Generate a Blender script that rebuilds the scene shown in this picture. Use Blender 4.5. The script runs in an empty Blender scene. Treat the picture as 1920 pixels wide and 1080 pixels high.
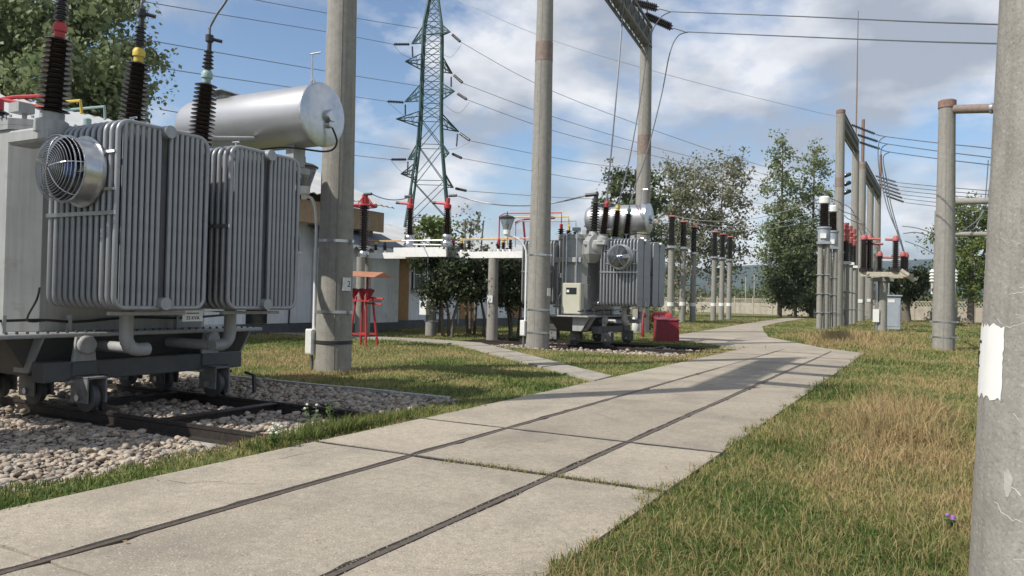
import bpy, math, random
import numpy as np
from mathutils import Vector, Matrix
random.seed(7); rng = np.random.default_rng(7)
R = math.radians
scene = bpy.context.scene
COL = scene.collection

# ------------------------------------------------------------------ camera
# plan coordinates: s runs along the road, t to the left of it; world x = -t, y = s
FPX, PITCH, ROLL, YAW, CAMH = 1450.0, R(0.75), R(1.3), R(28.4), 1.5
cam_data = bpy.data.cameras.new('camera')
cam = bpy.data.objects.new('camera', cam_data); COL.objects.link(cam)
cam_data.sensor_width = 36.0
cam_data.lens = 36.0 * FPX / 1920.0
cam_data.clip_start = 0.1; cam_data.clip_end = 12000
CM = Matrix.Rotation(YAW, 3, 'Z') @ Matrix.Rotation(R(90) + PITCH, 3, 'X') @ Matrix.Rotation(ROLL, 3, 'Z')
cam.matrix_world = Matrix.Translation((0, 0, CAMH)) @ CM.to_4x4()
scene.camera = cam

# ------------------------------------------------------------------ sun, sky, exposure
SUN_EL = R(45.5)
sun_from = Vector((-0.543 * math.cos(SUN_EL), -0.840 * math.cos(SUN_EL), math.sin(SUN_EL)))
sd = bpy.data.lights.new('sun', 'SUN'); sd.energy = 4.5; sd.angle = R(0.5); sd.color = (1.0, 0.95, 0.87)
sun = bpy.data.objects.new('sun', sd); COL.objects.link(sun)
sun.rotation_euler = (-sun_from).to_track_quat('-Z', 'Y').to_euler()
world = bpy.data.worlds.new('World'); scene.world = world; world.use_nodes = True
SKY_STRENGTH = 0.125

def build_world():
    nt = world.node_tree; N = nt.nodes; L = nt.links; N.clear()
    out = N.new('ShaderNodeOutputWorld')
    sky = N.new('ShaderNodeTexSky'); sky.sky_type = 'NISHITA'; sky.sun_disc = False
    sky.sun_elevation = SUN_EL; sky.sun_rotation = math.atan2(sun_from.x, sun_from.y)
    sky.air_density = 1.0; sky.dust_density = 0.6; sky.ozone_density = 3.0
    bg = N.new('ShaderNodeBackground'); bg.inputs['Strength'].default_value = SKY_STRENGTH
    L.new(sky.outputs[0], bg.inputs['Color'])
    # clouds: noise on a flat layer seen from below (direction divided by its height)
    tc = N.new('ShaderNodeTexCoord'); sep = N.new('ShaderNodeSeparateXYZ'); L.new(tc.outputs['Generated'], sep.inputs[0])
    zc = N.new('ShaderNodeMath'); zc.operation = 'MAXIMUM'; zc.inputs[1].default_value = 0.0; L.new(sep.outputs['Z'], zc.inputs[0])
    za = N.new('ShaderNodeMath'); za.operation = 'ADD'; za.inputs[1].default_value = 0.30; L.new(zc.outputs[0], za.inputs[0])
    comb = N.new('ShaderNodeCombineXYZ')
    for i, a in enumerate('XY'):
        d = N.new('ShaderNodeMath'); d.operation = 'DIVIDE'; L.new(sep.outputs[a], d.inputs[0]); L.new(za.outputs[0], d.inputs[1]); L.new(d.outputs[0], comb.inputs[i])
    mp = N.new('ShaderNodeMapping'); mp.inputs['Location'].default_value = (4.4, 0.3, 7.7); mp.inputs['Rotation'].default_value = (0, 0, R(115)); L.new(comb.outputs[0], mp.inputs[0])
    n1 = N.new('ShaderNodeTexNoise'); n1.inputs['Scale'].default_value = 1.7; n1.inputs['Detail'].default_value = 9; n1.inputs['Roughness'].default_value = 0.56; n1.inputs['Distortion'].default_value = 0.12
    L.new(mp.outputs[0], n1.inputs['Vector'])
    r1 = N.new('ShaderNodeValToRGB'); r1.color_ramp.elements[0].position = 0.425; r1.color_ramp.elements[1].position = 0.545
    r1.color_ramp.elements[0].color = (0, 0, 0, 1); r1.color_ramp.elements[1].color = (1, 1, 1, 1)
    L.new(n1.outputs['Fac'], r1.inputs[0])
    n2 = N.new('ShaderNodeTexNoise'); n2.inputs['Scale'].default_value = 3.0; n2.inputs['Detail'].default_value = 7; n2.inputs['Roughness'].default_value = 0.5
    mp2 = N.new('ShaderNodeMapping'); mp2.inputs['Location'].default_value = (7.3, 2.2, 1.1); L.new(comb.outputs[0], mp2.inputs[0]); L.new(mp2.outputs[0], n2.inputs['Vector'])
    r2 = N.new('ShaderNodeValToRGB'); r2.color_ramp.elements[0].position = 0.40; r2.color_ramp.elements[1].position = 0.60
    r2.color_ramp.elements[0].color = (0.37, 0.41, 0.48, 1); r2.color_ramp.elements[1].color = (0.82, 0.83, 0.86, 1)
    L.new(n2.outputs['Fac'], r2.inputs[0])
    bgc = N.new('ShaderNodeBackground'); bgc.inputs['Strength'].default_value = 1.0; L.new(r2.outputs[0], bgc.inputs['Color'])
    fade = N.new('ShaderNodeMath'); fade.operation = 'MULTIPLY'; fade.inputs[1].default_value = 0.92; L.new(r1.outputs[0], fade.inputs[0])
    low = N.new('ShaderNodeMapRange'); low.inputs['From Min'].default_value = 0.0; low.inputs['From Max'].default_value = 0.15; low.inputs['To Min'].default_value = 0.85; low.inputs['To Max'].default_value = 0.0; L.new(sep.outputs['Z'], low.inputs['Value'])
    far = N.new('ShaderNodeMath'); far.operation = 'MAXIMUM'; L.new(fade.outputs[0], far.inputs[0]); L.new(low.outputs[0], far.inputs[1])
    mix = N.new('ShaderNodeMixShader'); L.new(far.outputs[0], mix.inputs[0]); L.new(bg.outputs[0], mix.inputs[1]); L.new(bgc.outputs[0], mix.inputs[2])
    L.new(mix.outputs[0], out.inputs[0])
build_world()
scene.view_settings.view_transform = 'Standard'; scene.view_settings.look = 'None'
scene.view_settings.exposure = 0.2; scene.view_settings.gamma = 1.0; scene.view_settings.use_curve_mapping = False
scene.render.engine = 'CYCLES'
scene.cycles.max_bounces = 5; scene.cycles.diffuse_bounces = 2; scene.cycles.glossy_bounces = 2; scene.cycles.transmission_bounces = 3; scene.cycles.transparent_max_bounces = 6

# ------------------------------------------------------------------ helpers
def W(s, t, z=0.0): return Vector((-t, s, z))
CAMI = CM
def ray(px, py):
    return CM @ Vector(((px - 960) / FPX, -(py - 540) / FPX, -1.0))
def gp(px, py, z=0.0):                      # where the sight line of a photo pixel meets the ground
    d = ray(px, py); k = (z - CAMH) / d.z
    return Vector((d.x * k, d.y * k, z))
def P3(px, py, D):                          # a point D metres ahead on the sight line of a photo pixel
    d = ray(px, py); return Vector((0, 0, CAMH)) + d * D
def base(px, D, z=0.0):                     # ground point D metres ahead below column px (near the horizon)
    p = P3(px, 560, D); return Vector((p.x, p.y, z))
def ztop(p, py):                            # height over p that appears at photo row py
    z = 1.5
    for _ in range(40):
        q = CM.transposed() @ (Vector((p.x, p.y, z)) - Vector((0, 0, CAMH)))
        y = 540 - FPX * q.y / -q.z
        z += (y - py) * -q.z / FPX * 0.95
    return z

def mat(name, col, rough=0.7, metal=0.0, var=0.15, scale=6.0, bump=0.0, bscale=30.0, spec=0.4, col2=None, c2pos=(0.5, 0.7), c2scale=3.0, streak=0.0, detail=6, trans=0.0, speck=0.0):
    m = bpy.data.materials.new(name); m.use_nodes = True
    nt = m.node_tree; N = nt.nodes; L = nt.links
    b = N['Principled BSDF']; b.inputs['Roughness'].default_value = rough; b.inputs['Metallic'].default_value = metal
    b.inputs['Specular IOR Level'].default_value = spec
    tc = N.new('ShaderNodeTexCoord')
    n = N.new('ShaderNodeTexNoise'); n.inputs['Scale'].default_value = scale; n.inputs['Detail'].default_value = detail; n.inputs['Roughness'].default_value = 0.6
    L.new(tc.outputs['Object'], n.inputs['Vector'])
    rmp = N.new('ShaderNodeValToRGB')
    lo = [c * (1 - var) for c in col]; hi = [min(1, c * (1 + var)) for c in col]
    rmp.color_ramp.elements[0].position = 0.3; rmp.color_ramp.elements[0].color = (*lo, 1)
    rmp.color_ramp.elements[1].position = 0.7; rmp.color_ramp.elements[1].color = (*hi, 1)
    L.new(n.outputs['Fac'], rmp.inputs[0]); last = rmp.outputs[0]
    def blend(fac, colour, last):
        mx = N.new('ShaderNodeMix'); mx.data_type = 'RGBA'
        L.new(fac, mx.inputs['Factor']); L.new(last, mx.inputs['A'])
        mx.inputs['B'].default_value = (*colour, 1)
        return mx.outputs['Result']
    if col2 is not None:
        n2 = N.new('ShaderNodeTexNoise'); n2.inputs['Scale'].default_value = c2scale; n2.inputs['Detail'].default_value = 7; n2.inputs['Roughness'].default_value = 0.65
        L.new(tc.outputs['Object'], n2.inputs['Vector'])
        r2 = N.new('ShaderNodeMapRange'); r2.inputs['From Min'].default_value = c2pos[0]; r2.inputs['From Max'].default_value = c2pos[1]
        L.new(n2.outputs['Fac'], r2.inputs['Value']); last = blend(r2.outputs[0], col2, last)
    if streak:
        mp = N.new('ShaderNodeMapping'); mp.inputs['Scale'].default_value = (9, 9, 0.35); L.new(tc.outputs['Object'], mp.inputs[0])
        n3 = N.new('ShaderNodeTexNoise'); n3.inputs['Scale'].default_value = 2.0; n3.inputs['Detail'].default_value = 5; L.new(mp.outputs[0], n3.inputs['Vector'])
        r3 = N.new('ShaderNodeMapRange'); r3.inputs['From Min'].default_value = 0.45; r3.inputs['From Max'].default_value = 0.75; r3.inputs['To Max'].default_value = streak
        L.new(n3.outputs['Fac'], r3.inputs['Value']); last = blend(r3.outputs[0], [c * 0.45 for c in col], last)
    if speck:                                            # aggregate: scattered dark and pale grains, faint stains
        for sc_, thr, colour in ((55, .22, [c * .55 for c in col]), (34, .17, [min(1, c * 1.5) for c in col]), (14, .10, [c * .45 for c in col]), (6, .05, [c * .4 for c in col])):
            vo = N.new('ShaderNodeTexVoronoi'); vo.inputs['Scale'].default_value = sc_; L.new(tc.outputs['Object'], vo.inputs['Vector'])
            rr = N.new('ShaderNodeMapRange'); rr.inputs['From Min'].default_value = thr; rr.inputs['From Max'].default_value = thr * 1.6; rr.inputs['To Min'].default_value = speck; rr.inputs['To Max'].default_value = 0.0
            L.new(vo.outputs['Distance'], rr.inputs['Value']); last = blend(rr.outputs[0], colour, last)
        n5 = N.new('ShaderNodeTexNoise'); n5.inputs['Scale'].default_value = 0.45; n5.inputs['Detail'].default_value = 9; n5.inputs['Roughness'].default_value = 0.7; n5.inputs['Distortion'].default_value = 0.6
        L.new(tc.outputs['Object'], n5.inputs['Vector']); r5 = N.new('ShaderNodeMapRange'); r5.inputs['From Min'].default_value = .52; r5.inputs['From Max'].default_value = .7; r5.inputs['To Max'].default_value = .45
        L.new(n5.outputs['Fac'], r5.inputs['Value']); last = blend(r5.outputs[0], [c * .62 for c in col], last)
    L.new(last, b.inputs['Base Color'])
    if speck > .5:
        oi = N.new('ShaderNodeObjectInfo'); ma = N.new('ShaderNodeMapRange'); ma.inputs['To Min'].default_value = .86; ma.inputs['To Max'].default_value = 1.1; L.new(oi.outputs['Random'], ma.inputs['Value'])
        hs = N.new('ShaderNodeHueSaturation'); L.new(ma.outputs[0], hs.inputs['Value']); L.new(last, hs.inputs['Color']); L.new(hs.outputs[0], b.inputs['Base Color'])
    if bump:
        n4 = N.new('ShaderNodeTexNoise'); n4.inputs['Scale'].default_value = bscale; n4.inputs['Detail'].default_value = 8
        L.new(tc.outputs['Object'], n4.inputs['Vector'])
        bp = N.new('ShaderNodeBump'); bp.inputs['Strength'].default_value = bump; bp.inputs['Distance'].default_value = 0.02
        L.new(n4.outputs['Fac'], bp.inputs['Height']); L.new(bp.outputs[0], b.inputs['Normal'])
    if trans:
        b.inputs['Transmission Weight'].default_value = trans
    return m

M = {}
M['pole'] = mat('pole_concrete', (0.272, 0.259, 0.232), 0.9, var=0.14, scale=7, bump=0.3, bscale=40, streak=0.4, speck=.35, col2=(0.27, 0.25, 0.22), c2pos=(0.52, 0.75), c2scale=1.6)
M['seam'] = mat('seam_concrete', (0.20, 0.185, 0.16), 0.95, var=0.3, scale=5)
M['roadc'] = mat('road_concrete', (0.345, 0.30, 0.235), 0.92, var=0.16, scale=14, bump=0.35, bscale=70, col2=(0.235, 0.21, 0.17), c2pos=(0.46, 0.70), c2scale=1.1, detail=10, speck=.6)
M['kerb'] = mat('kerb_concrete', (0.36, 0.35, 0.32), 0.92, var=0.18, scale=10, bump=0.3)
M['path'] = mat('path_concrete', (0.32, 0.29, 0.24), 0.92, var=0.2, scale=5, bump=0.3, col2=(0.22, 0.20, 0.16), c2pos=(0.45, 0.7), c2scale=1.4)
M['grey'] = mat('transformer_grey_paint', (0.345, 0.35, 0.345), 0.45, var=0.09, scale=2.5, col2=(0.22, 0.19, 0.15), c2pos=(0.58, 0.82), c2scale=2.6, streak=0.4, bump=0.08, bscale=12)
M['tube'] = mat('radiator_grey_paint', (0.30, 0.31, 0.325), 0.38, metal=0.3, var=0.09, scale=5, streak=0.3, col2=(0.21, 0.19, 0.165), c2pos=(0.60, 0.85), c2scale=3.0)
M['dgrey'] = mat('underframe_dark_grey', (0.085, 0.087, 0.087), 0.6, var=0.15, scale=4)
M['silver'] = mat('aluminium_paint', (0.44, 0.44, 0.445), 0.42, metal=0.75, var=0.05, scale=2, bump=0.05, bscale=4)
M['galv'] = mat('galvanised_steel', (0.52, 0.53, 0.54), 0.3, metal=0.9, var=0.12, scale=8)
M['porc'] = mat('brown_porcelain', (0.018, 0.009, 0.0085), 0.16, var=0.1, scale=4, spec=0.6)
M['bporc'] = mat('black_porcelain', (0.022, 0.02, 0.02), 0.25, var=0.1, scale=4, spec=0.6)
M['wporc'] = mat('white_porcelain', (0.65, 0.64, 0.60), 0.3, var=0.1, scale=4)
M['red'] = mat('red_paint', (0.40, 0.04, 0.045), 0.45, var=0.15, scale=8)
M['pink'] = mat('faded_red_paint', (0.42, 0.12, 0.11), 0.6, var=0.2, scale=8)
M['dred'] = mat('dark_red_paint', (0.24, 0.018, 0.03), 0.45, var=0.15, scale=5, streak=0.3)
M['yellow'] = mat('yellow_paint', (0.58, 0.43, 0.07), 0.45, var=0.1, scale=8)
M['turq'] = mat('pale_turquoise_paint', (0.27, 0.38, 0.37), 0.45, var=0.1, scale=8)
M['blue'] = mat('blue_paint', (0.05, 0.10, 0.28), 0.45, var=0.1, scale=8)
M['white'] = mat('white_paint', (0.74, 0.74, 0.72), 0.6, var=0.06, scale=5, streak=0.12)
M['plate'] = mat('white_plate', (0.66, 0.66, 0.64), 0.5, var=0.1, scale=12)
M['wall'] = mat('white_wall_render', (0.76, 0.77, 0.79), 0.9, var=0.1, scale=1.2, streak=0.35, bump=0.2, col2=(0.48, 0.46, 0.42), c2pos=(0.56, 0.8), c2scale=.7)
M['plinth'] = mat('dark_plinth', (0.10, 0.105, 0.11), 0.9, var=0.2, scale=3)
M['ochre'] = mat('ochre_wood', (0.34, 0.19, 0.075), 0.7, var=0.15, scale=4, streak=0.3)
M['soffit'] = mat('brown_timber', (0.36, 0.25, 0.155), 0.8, var=0.15, scale=4, streak=0.2)
M['roof'] = mat('corrugated_sheet', (0.50, 0.50, 0.49), 0.55, metal=0.2, var=0.12, scale=0.8, streak=0.15)
M['droof'] = mat('dark_roofing', (0.13, 0.15, 0.18), 0.7, var=0.15, scale=1.0)
M['glass'] = mat('dark_window_glass', (0.02, 0.025, 0.03), 0.08, var=0.1, scale=2, spec=0.6)
M['rail'] = mat('rusty_rail_steel', (0.135, 0.108, 0.088), 0.55, metal=0.4, var=0.25, scale=20)
M['oilrail'] = mat('oily_rail_steel', (0.05, 0.042, 0.037), 0.5, metal=0.4, var=0.3, scale=14)
M['bogie'] = mat('grimy_bogie_paint', (0.19, 0.19, 0.185), 0.6, var=0.25, scale=6, col2=(0.08, 0.07, 0.06), c2pos=(.45, .75), c2scale=5)
M['dark'] = mat('black_steel', (0.03, 0.03, 0.032), 0.5, var=0.15, scale=8)
M['rubber'] = mat('black_cable', (0.018, 0.018, 0.02), 0.5, var=0.1)
M['wire'] = mat('weathered_conductor', (0.13, 0.14, 0.15), 0.5, metal=0.4, var=0.1)
M['galvwire'] = mat('dull_conductor', (0.24, 0.24, 0.235), 0.7, var=0.1)
M['alu'] = mat('bright_conductor', (0.50, 0.50, 0.50), 0.4, metal=0.6, var=0.1)
M['rust'] = mat('rusty_steel', (0.22, 0.14, 0.11), 0.8, var=0.25, scale=9)
M['sleeve'] = mat('brown_steel_sleeve', (0.21, 0.16, 0.135), 0.75, var=0.2, scale=9)
M['beam'] = mat('gantry_beam_steel', (0.16, 0.16, 0.16), 0.7, var=0.2, scale=2)
M['pylon'] = mat('green_pylon_paint', (0.018, 0.06, 0.055), 0.6, var=0.15, scale=1)
M['cab'] = mat('beige_cabinet_paint', (0.47, 0.46, 0.37), 0.5, var=0.05, scale=3, streak=0.1)
M['soil'] = mat('joint_dirt', (0.16, 0.14, 0.10), 1.0, var=0.35, scale=30, bump=0.5)
M['bark'] = mat('bark', (0.15, 0.125, 0.10), 0.95, var=0.3, scale=6, bump=0.4, bscale=10)
M['pbark'] = mat('pale_bark', (0.34, 0.31, 0.25), 0.95, var=0.3, scale=3, bump=0.4, bscale=10)
M['timber'] = mat('grey_timber', (0.34, 0.29, 0.22), 0.9, var=0.2, scale=6, streak=0.3)
M['fence'] = mat('fence_concrete', (0.37, 0.33, 0.27), 0.95, var=0.14, scale=1.5, streak=0.3)
M['ink'] = mat('black_ink', (0.02, 0.02, 0.022), 0.7, var=0.1)
M['lampglass'] = mat('clear_lamp_cover', (0.75, 0.78, 0.80), 0.12, var=0.05, trans=0.85)
M['rope'] = mat('grey_cabinet_paint', (0.30, 0.33, 0.37), 0.5, var=0.08, scale=3, streak=0.2)
M['patina'] = mat('weathered_platform', (0.42, 0.38, 0.31), 0.85, var=0.3, scale=10)

class MB:
    """collects shapes (absolute or thing-local coordinates) and links them as one mesh object"""
    def __init__(s): s.v = []; s.f = []; s.n = 0
    def add(s, v, f):
        n = s.n; s.v.extend([tuple(p) for p in v]); s.f.extend([tuple(i + n for i in q) for q in f]); s.n += len(v); return s
    def box(s, a, b, bev=0.0):
        x0, x1 = sorted((a[0], b[0])); y0, y1 = sorted((a[1], b[1])); z0, z1 = sorted((a[2], b[2]))
        if bev <= 0:
            v = [(x, y, z) for z in (z0, z1) for y in (y0, y1) for x in (x0, x1)]
            return s.add(v, [(0, 2, 3, 1), (4, 5, 7, 6), (0, 1, 5, 4), (2, 6, 7, 3), (0, 4, 6, 2), (1, 3, 7, 5)])
        c = bev
        ring = [(x0 + c, y0), (x1 - c, y0), (x1, y0 + c), (x1, y1 - c), (x1 - c, y1), (x0 + c, y1), (x0, y1 - c), (x0, y0 + c)]
        inn = [(x0 + c, y0 + c), (x1 - c, y0 + c), (x1 - c, y0 + c), (x1 - c, y1 - c), (x1 - c, y1 - c), (x0 + c, y1 - c), (x0 + c, y1 - c), (x0 + c, y0 + c)]
        v = [(*p, z0) for p in inn] + [(*p, z0 + c) for p in ring] + [(*p, z1 - c) for p in ring] + [(*p, z1) for p in inn]
        f = []
        for k in range(3):
            for i in range(8): j = (i + 1) % 8; f.append((k * 8 + i, k * 8 + j, k * 8 + 8 + j, k * 8 + 8 + i))
        f.append(tuple(range(7, -1, -1))); f.append(tuple(range(24, 32)))
        return s.add(v, f)
    def sbox(s, s0, s1, t0, t1, z0, z1, bev=0.0):          # box in road coordinates
        return s.box((-t0, s0, z0), (-t1, s1, z1), bev)
    def prism(s, poly, z0, z1):                             # poly of (x, y)
        n = len(poly); v = [(p[0], p[1], z0) for p in poly] + [(p[0], p[1], z1) for p in poly]
        f = [(i, (i + 1) % n, n + (i + 1) % n, n + i) for i in range(n)] + [tuple(range(n - 1, -1, -1)), tuple(range(n, 2 * n))]
        return s.add(v, f)
    def extrude(s, pts, d):                                 # planar polygon of 3D points swept by d
        n = len(pts); d = Vector(d); pts = [Vector(p) for p in pts]
        v = pts + [p + d for p in pts]
        return s.add(v, [(i, (i + 1) % n, n + (i + 1) % n, n + i) for i in range(n)] + [tuple(range(n - 1, -1, -1)), tuple(range(n, 2 * n))])
    def tube(s, pts, r, seg=8, cap=True, closed=False):
        pts = [Vector(p) for p in pts]; n = len(pts); rr = r if hasattr(r, '__len__') else [r] * n
        vs = []; prev = None
        for i, p in enumerate(pts):
            a = pts[(i - 1) % n] if (i > 0 or closed) else p; b = pts[(i + 1) % n] if (i < n - 1 or closed) else p
            d = (b - a)
            d = d.normalized() if d.length > 1e-9 else Vector((0, 0, 1))
            if prev is None:
                u = d.orthogonal().normalized()
            else:
                u = (prev - d * prev.dot(d)); u = u.normalized() if u.length > 1e-6 else d.orthogonal().normalized()
            prev = u; w = d.cross(u)
            for k in range(seg):
                an = 2 * math.pi * k / seg; vs.append(p + (u * math.cos(an) + w * math.sin(an)) * rr[i])
        f = []
        for i in range(n if closed else n - 1):
            j = (i + 1) % n
            for k in range(seg):
                l = (k + 1) % seg; f.append((i * seg + k, i * seg + l, j * seg + l, j * seg + k))
        if cap and not closed:
            f.append(tuple(range(seg - 1, -1, -1))); f.append(tuple((n - 1) * seg + k for k in range(seg)))
        return s.add(vs, f)
    def cyl(s, a, b, r, r2=None, seg=16): return s.tube([a, b], [r, r if r2 is None else r2], seg)
    def lathe(s, prof, o=(0, 0, 0), axis=(0, 0, 1), seg=20):  # prof of (radius, along)
        o = Vector(o); d = Vector(axis).normalized(); u = d.orthogonal().normalized(); w = d.cross(u); v = []
        for r, h in prof:
            for k in range(seg):
                an = 2 * math.pi * k / seg; v.append(o + d * h + (u * math.cos(an) + w * math.sin(an)) * max(r, 1e-4))
        n = len(prof); f = []
        for i in range(n - 1):
            for k in range(seg):
                l = (k + 1) % seg; f.append((i * seg + k, i * seg + l, (i + 1) * seg + l, (i + 1) * seg + k))
        f.append(tuple(range(seg - 1, -1, -1))); f.append(tuple((n - 1) * seg + k for k in range(seg)))
        return s.add(v, f)
    def bar(s, a, b, w):                                     # square bar
        return s.tube([a, b], w * 0.7071, 4)
    def build(s, name, m, parent=None, smooth=None, local=False):
        me = bpy.data.meshes.new(name); off = Vector((0, 0, 0))
        if parent is not None and not local:
            off = parent.get('_o'); off = Vector(off) if off is not None else Vector((0, 0, 0))
        me.from_pydata([tuple(Vector(p) - off) for p in s.v], [], s.f); me.update()
        me.materials.append(m)
        if smooth is not None:
            me.shade_smooth()
            try: me.set_sharp_from_angle(angle=R(smooth))
            except Exception: pass
        o = bpy.data.objects.new(name, me); COL.objects.link(o)
        if parent is not None:
            o.parent = parent
            if not local: o['_o'] = tuple(off)
        return o

def tag(o, label=None, cat=None, group=None, kind=None):
    if label: o['label'] = label
    if cat: o['category'] = cat
    if group: o['group'] = group
    if kind: o['kind'] = kind
    return o
def thing(name, label, cat, loc=(0, 0, 0), group=None):
    o = bpy.data.objects.new(name, None); COL.objects.link(o); o.location = loc; o.empty_display_size = 0.2
    o['_o'] = tuple(loc); return tag(o, label, cat, group)
def copy_obj(o, parent=None):
    c = o.copy(); COL.objects.link(c)
    if parent is not None: c.parent = parent
    for ch in [x for x in o.children]: copy_obj(ch, c)
    return c
def dup(o, loc, label, rotz=None):
    c = copy_obj(o); c.location = loc; c['label'] = label; c['_o'] = tuple(loc)
    if rotz is not None: c.rotation_euler = (0, 0, rotz)
    return c
def arc(c, r, a0, a1, n, ax=(1, 0, 0), ay=(0, 0, 1)):
    c = Vector(c); ax = Vector(ax); ay = Vector(ay)
    return [c + ax * r * math.cos(a0 + (a1 - a0) * i / n) + ay * r * math.sin(a0 + (a1 - a0) * i / n) for i in range(n + 1)]
def sheds(z0, z1, n, r_in, r_out, taper=1.0):
    p = []; dz = (z1 - z0) / n
    for i in range(n):
        k = 1 + (taper - 1) * i / max(1, n - 1); z = z0 + dz * i
        p += [(r_in * k, z), (r_in * k, z + dz * 0.25), (r_out * k * .97, z + dz * 0.36), (r_out * k, z + dz * 0.48), (r_out * k * 0.95, z + dz * 0.60), (r_in * k, z + dz * 0.95)]
    p.append((r_in * taper, z1)); return p
def sag(a, b, d, n=14):
    a = Vector(a); b = Vector(b)
    return [a.lerp(b, i / n) - Vector((0, 0, d * 4 * (i / n) * (1 - i / n))) for i in range(n + 1)]
def smoothpath(pts, n=6):
    pts = [Vector(p) for p in pts]; out = []
    for i in range(len(pts) - 1):
        p0 = pts[max(i - 1, 0)]; p1 = pts[i]; p2 = pts[i + 1]; p3 = pts[min(i + 2, len(pts) - 1)]
        for k in range(n):
            t = k / n
            out.append(0.5 * ((2 * p1) + (p2 - p0) * t + (2 * p0 - 5 * p1 + 4 * p2 - p3) * t * t + (3 * p1 - p0 - 3 * p2 + p3) * t ** 3))
    out.append(pts[-1]); return out
def text(name, body, size, m, parent, loc, rot, align='CENTER'):
    cu = bpy.data.curves.new(name, 'FONT'); cu.body = body; cu.size = size; cu.align_x = align; cu.align_y = 'CENTER'; cu.extrude = 0.001
    cu.materials.append(m); o = bpy.data.objects.new(name, cu); COL.objects.link(o); o.parent = parent
    off = parent.get('_o') or (0, 0, 0); me = bpy.data.meshes.new_from_object(o); me.materials.clear(); me.materials.append(m); bpy.data.objects.remove(o); o = bpy.data.objects.new(name, me); COL.objects.link(o); o.parent = parent
    o.location = Vector(loc) - Vector(off); o.rotation_euler = rot; return o
def mesh_np(name, verts, faces, m, counts=None):
    """verts (n,3), faces (k,4) or (k,3) numpy arrays"""
    me = bpy.data.meshes.new(name); nv = len(verts); k, w = faces.shape
    me.vertices.add(nv); me.vertices.foreach_set('co', np.ascontiguousarray(verts, dtype=np.float32).ravel())
    me.loops.add(k * w); me.loops.foreach_set('vertex_index', np.ascontiguousarray(faces, dtype=np.int32).ravel())
    me.polygons.add(k); me.polygons.foreach_set('loop_start', np.arange(0, k * w, w, dtype=np.int32))
    me.update(calc_edges=True); me.materials.append(m)
    o = bpy.data.objects.new(name, me); COL.objects.link(o); return o
# ------------------------------------------------------------------ setting: ground, road, gravel, grass
def vnoise(x, y, sc, seed=0):
    """smooth value noise on numpy arrays, about 0..1"""
    r = np.random.default_rng(seed).random((64, 64)); X = x * sc; Y = y * sc
    xi = np.floor(X).astype(int); yi = np.floor(Y).astype(int); fx = X - xi; fy = Y - yi
    fx = fx * fx * (3 - 2 * fx); fy = fy * fy * (3 - 2 * fy)
    g = lambda a, b: r[a % 64, b % 64]
    return (g(xi, yi) * (1 - fx) + g(xi + 1, yi) * fx) * (1 - fy) + (g(xi, yi + 1) * (1 - fx) + g(xi + 1, yi + 1) * fx) * fy

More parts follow.
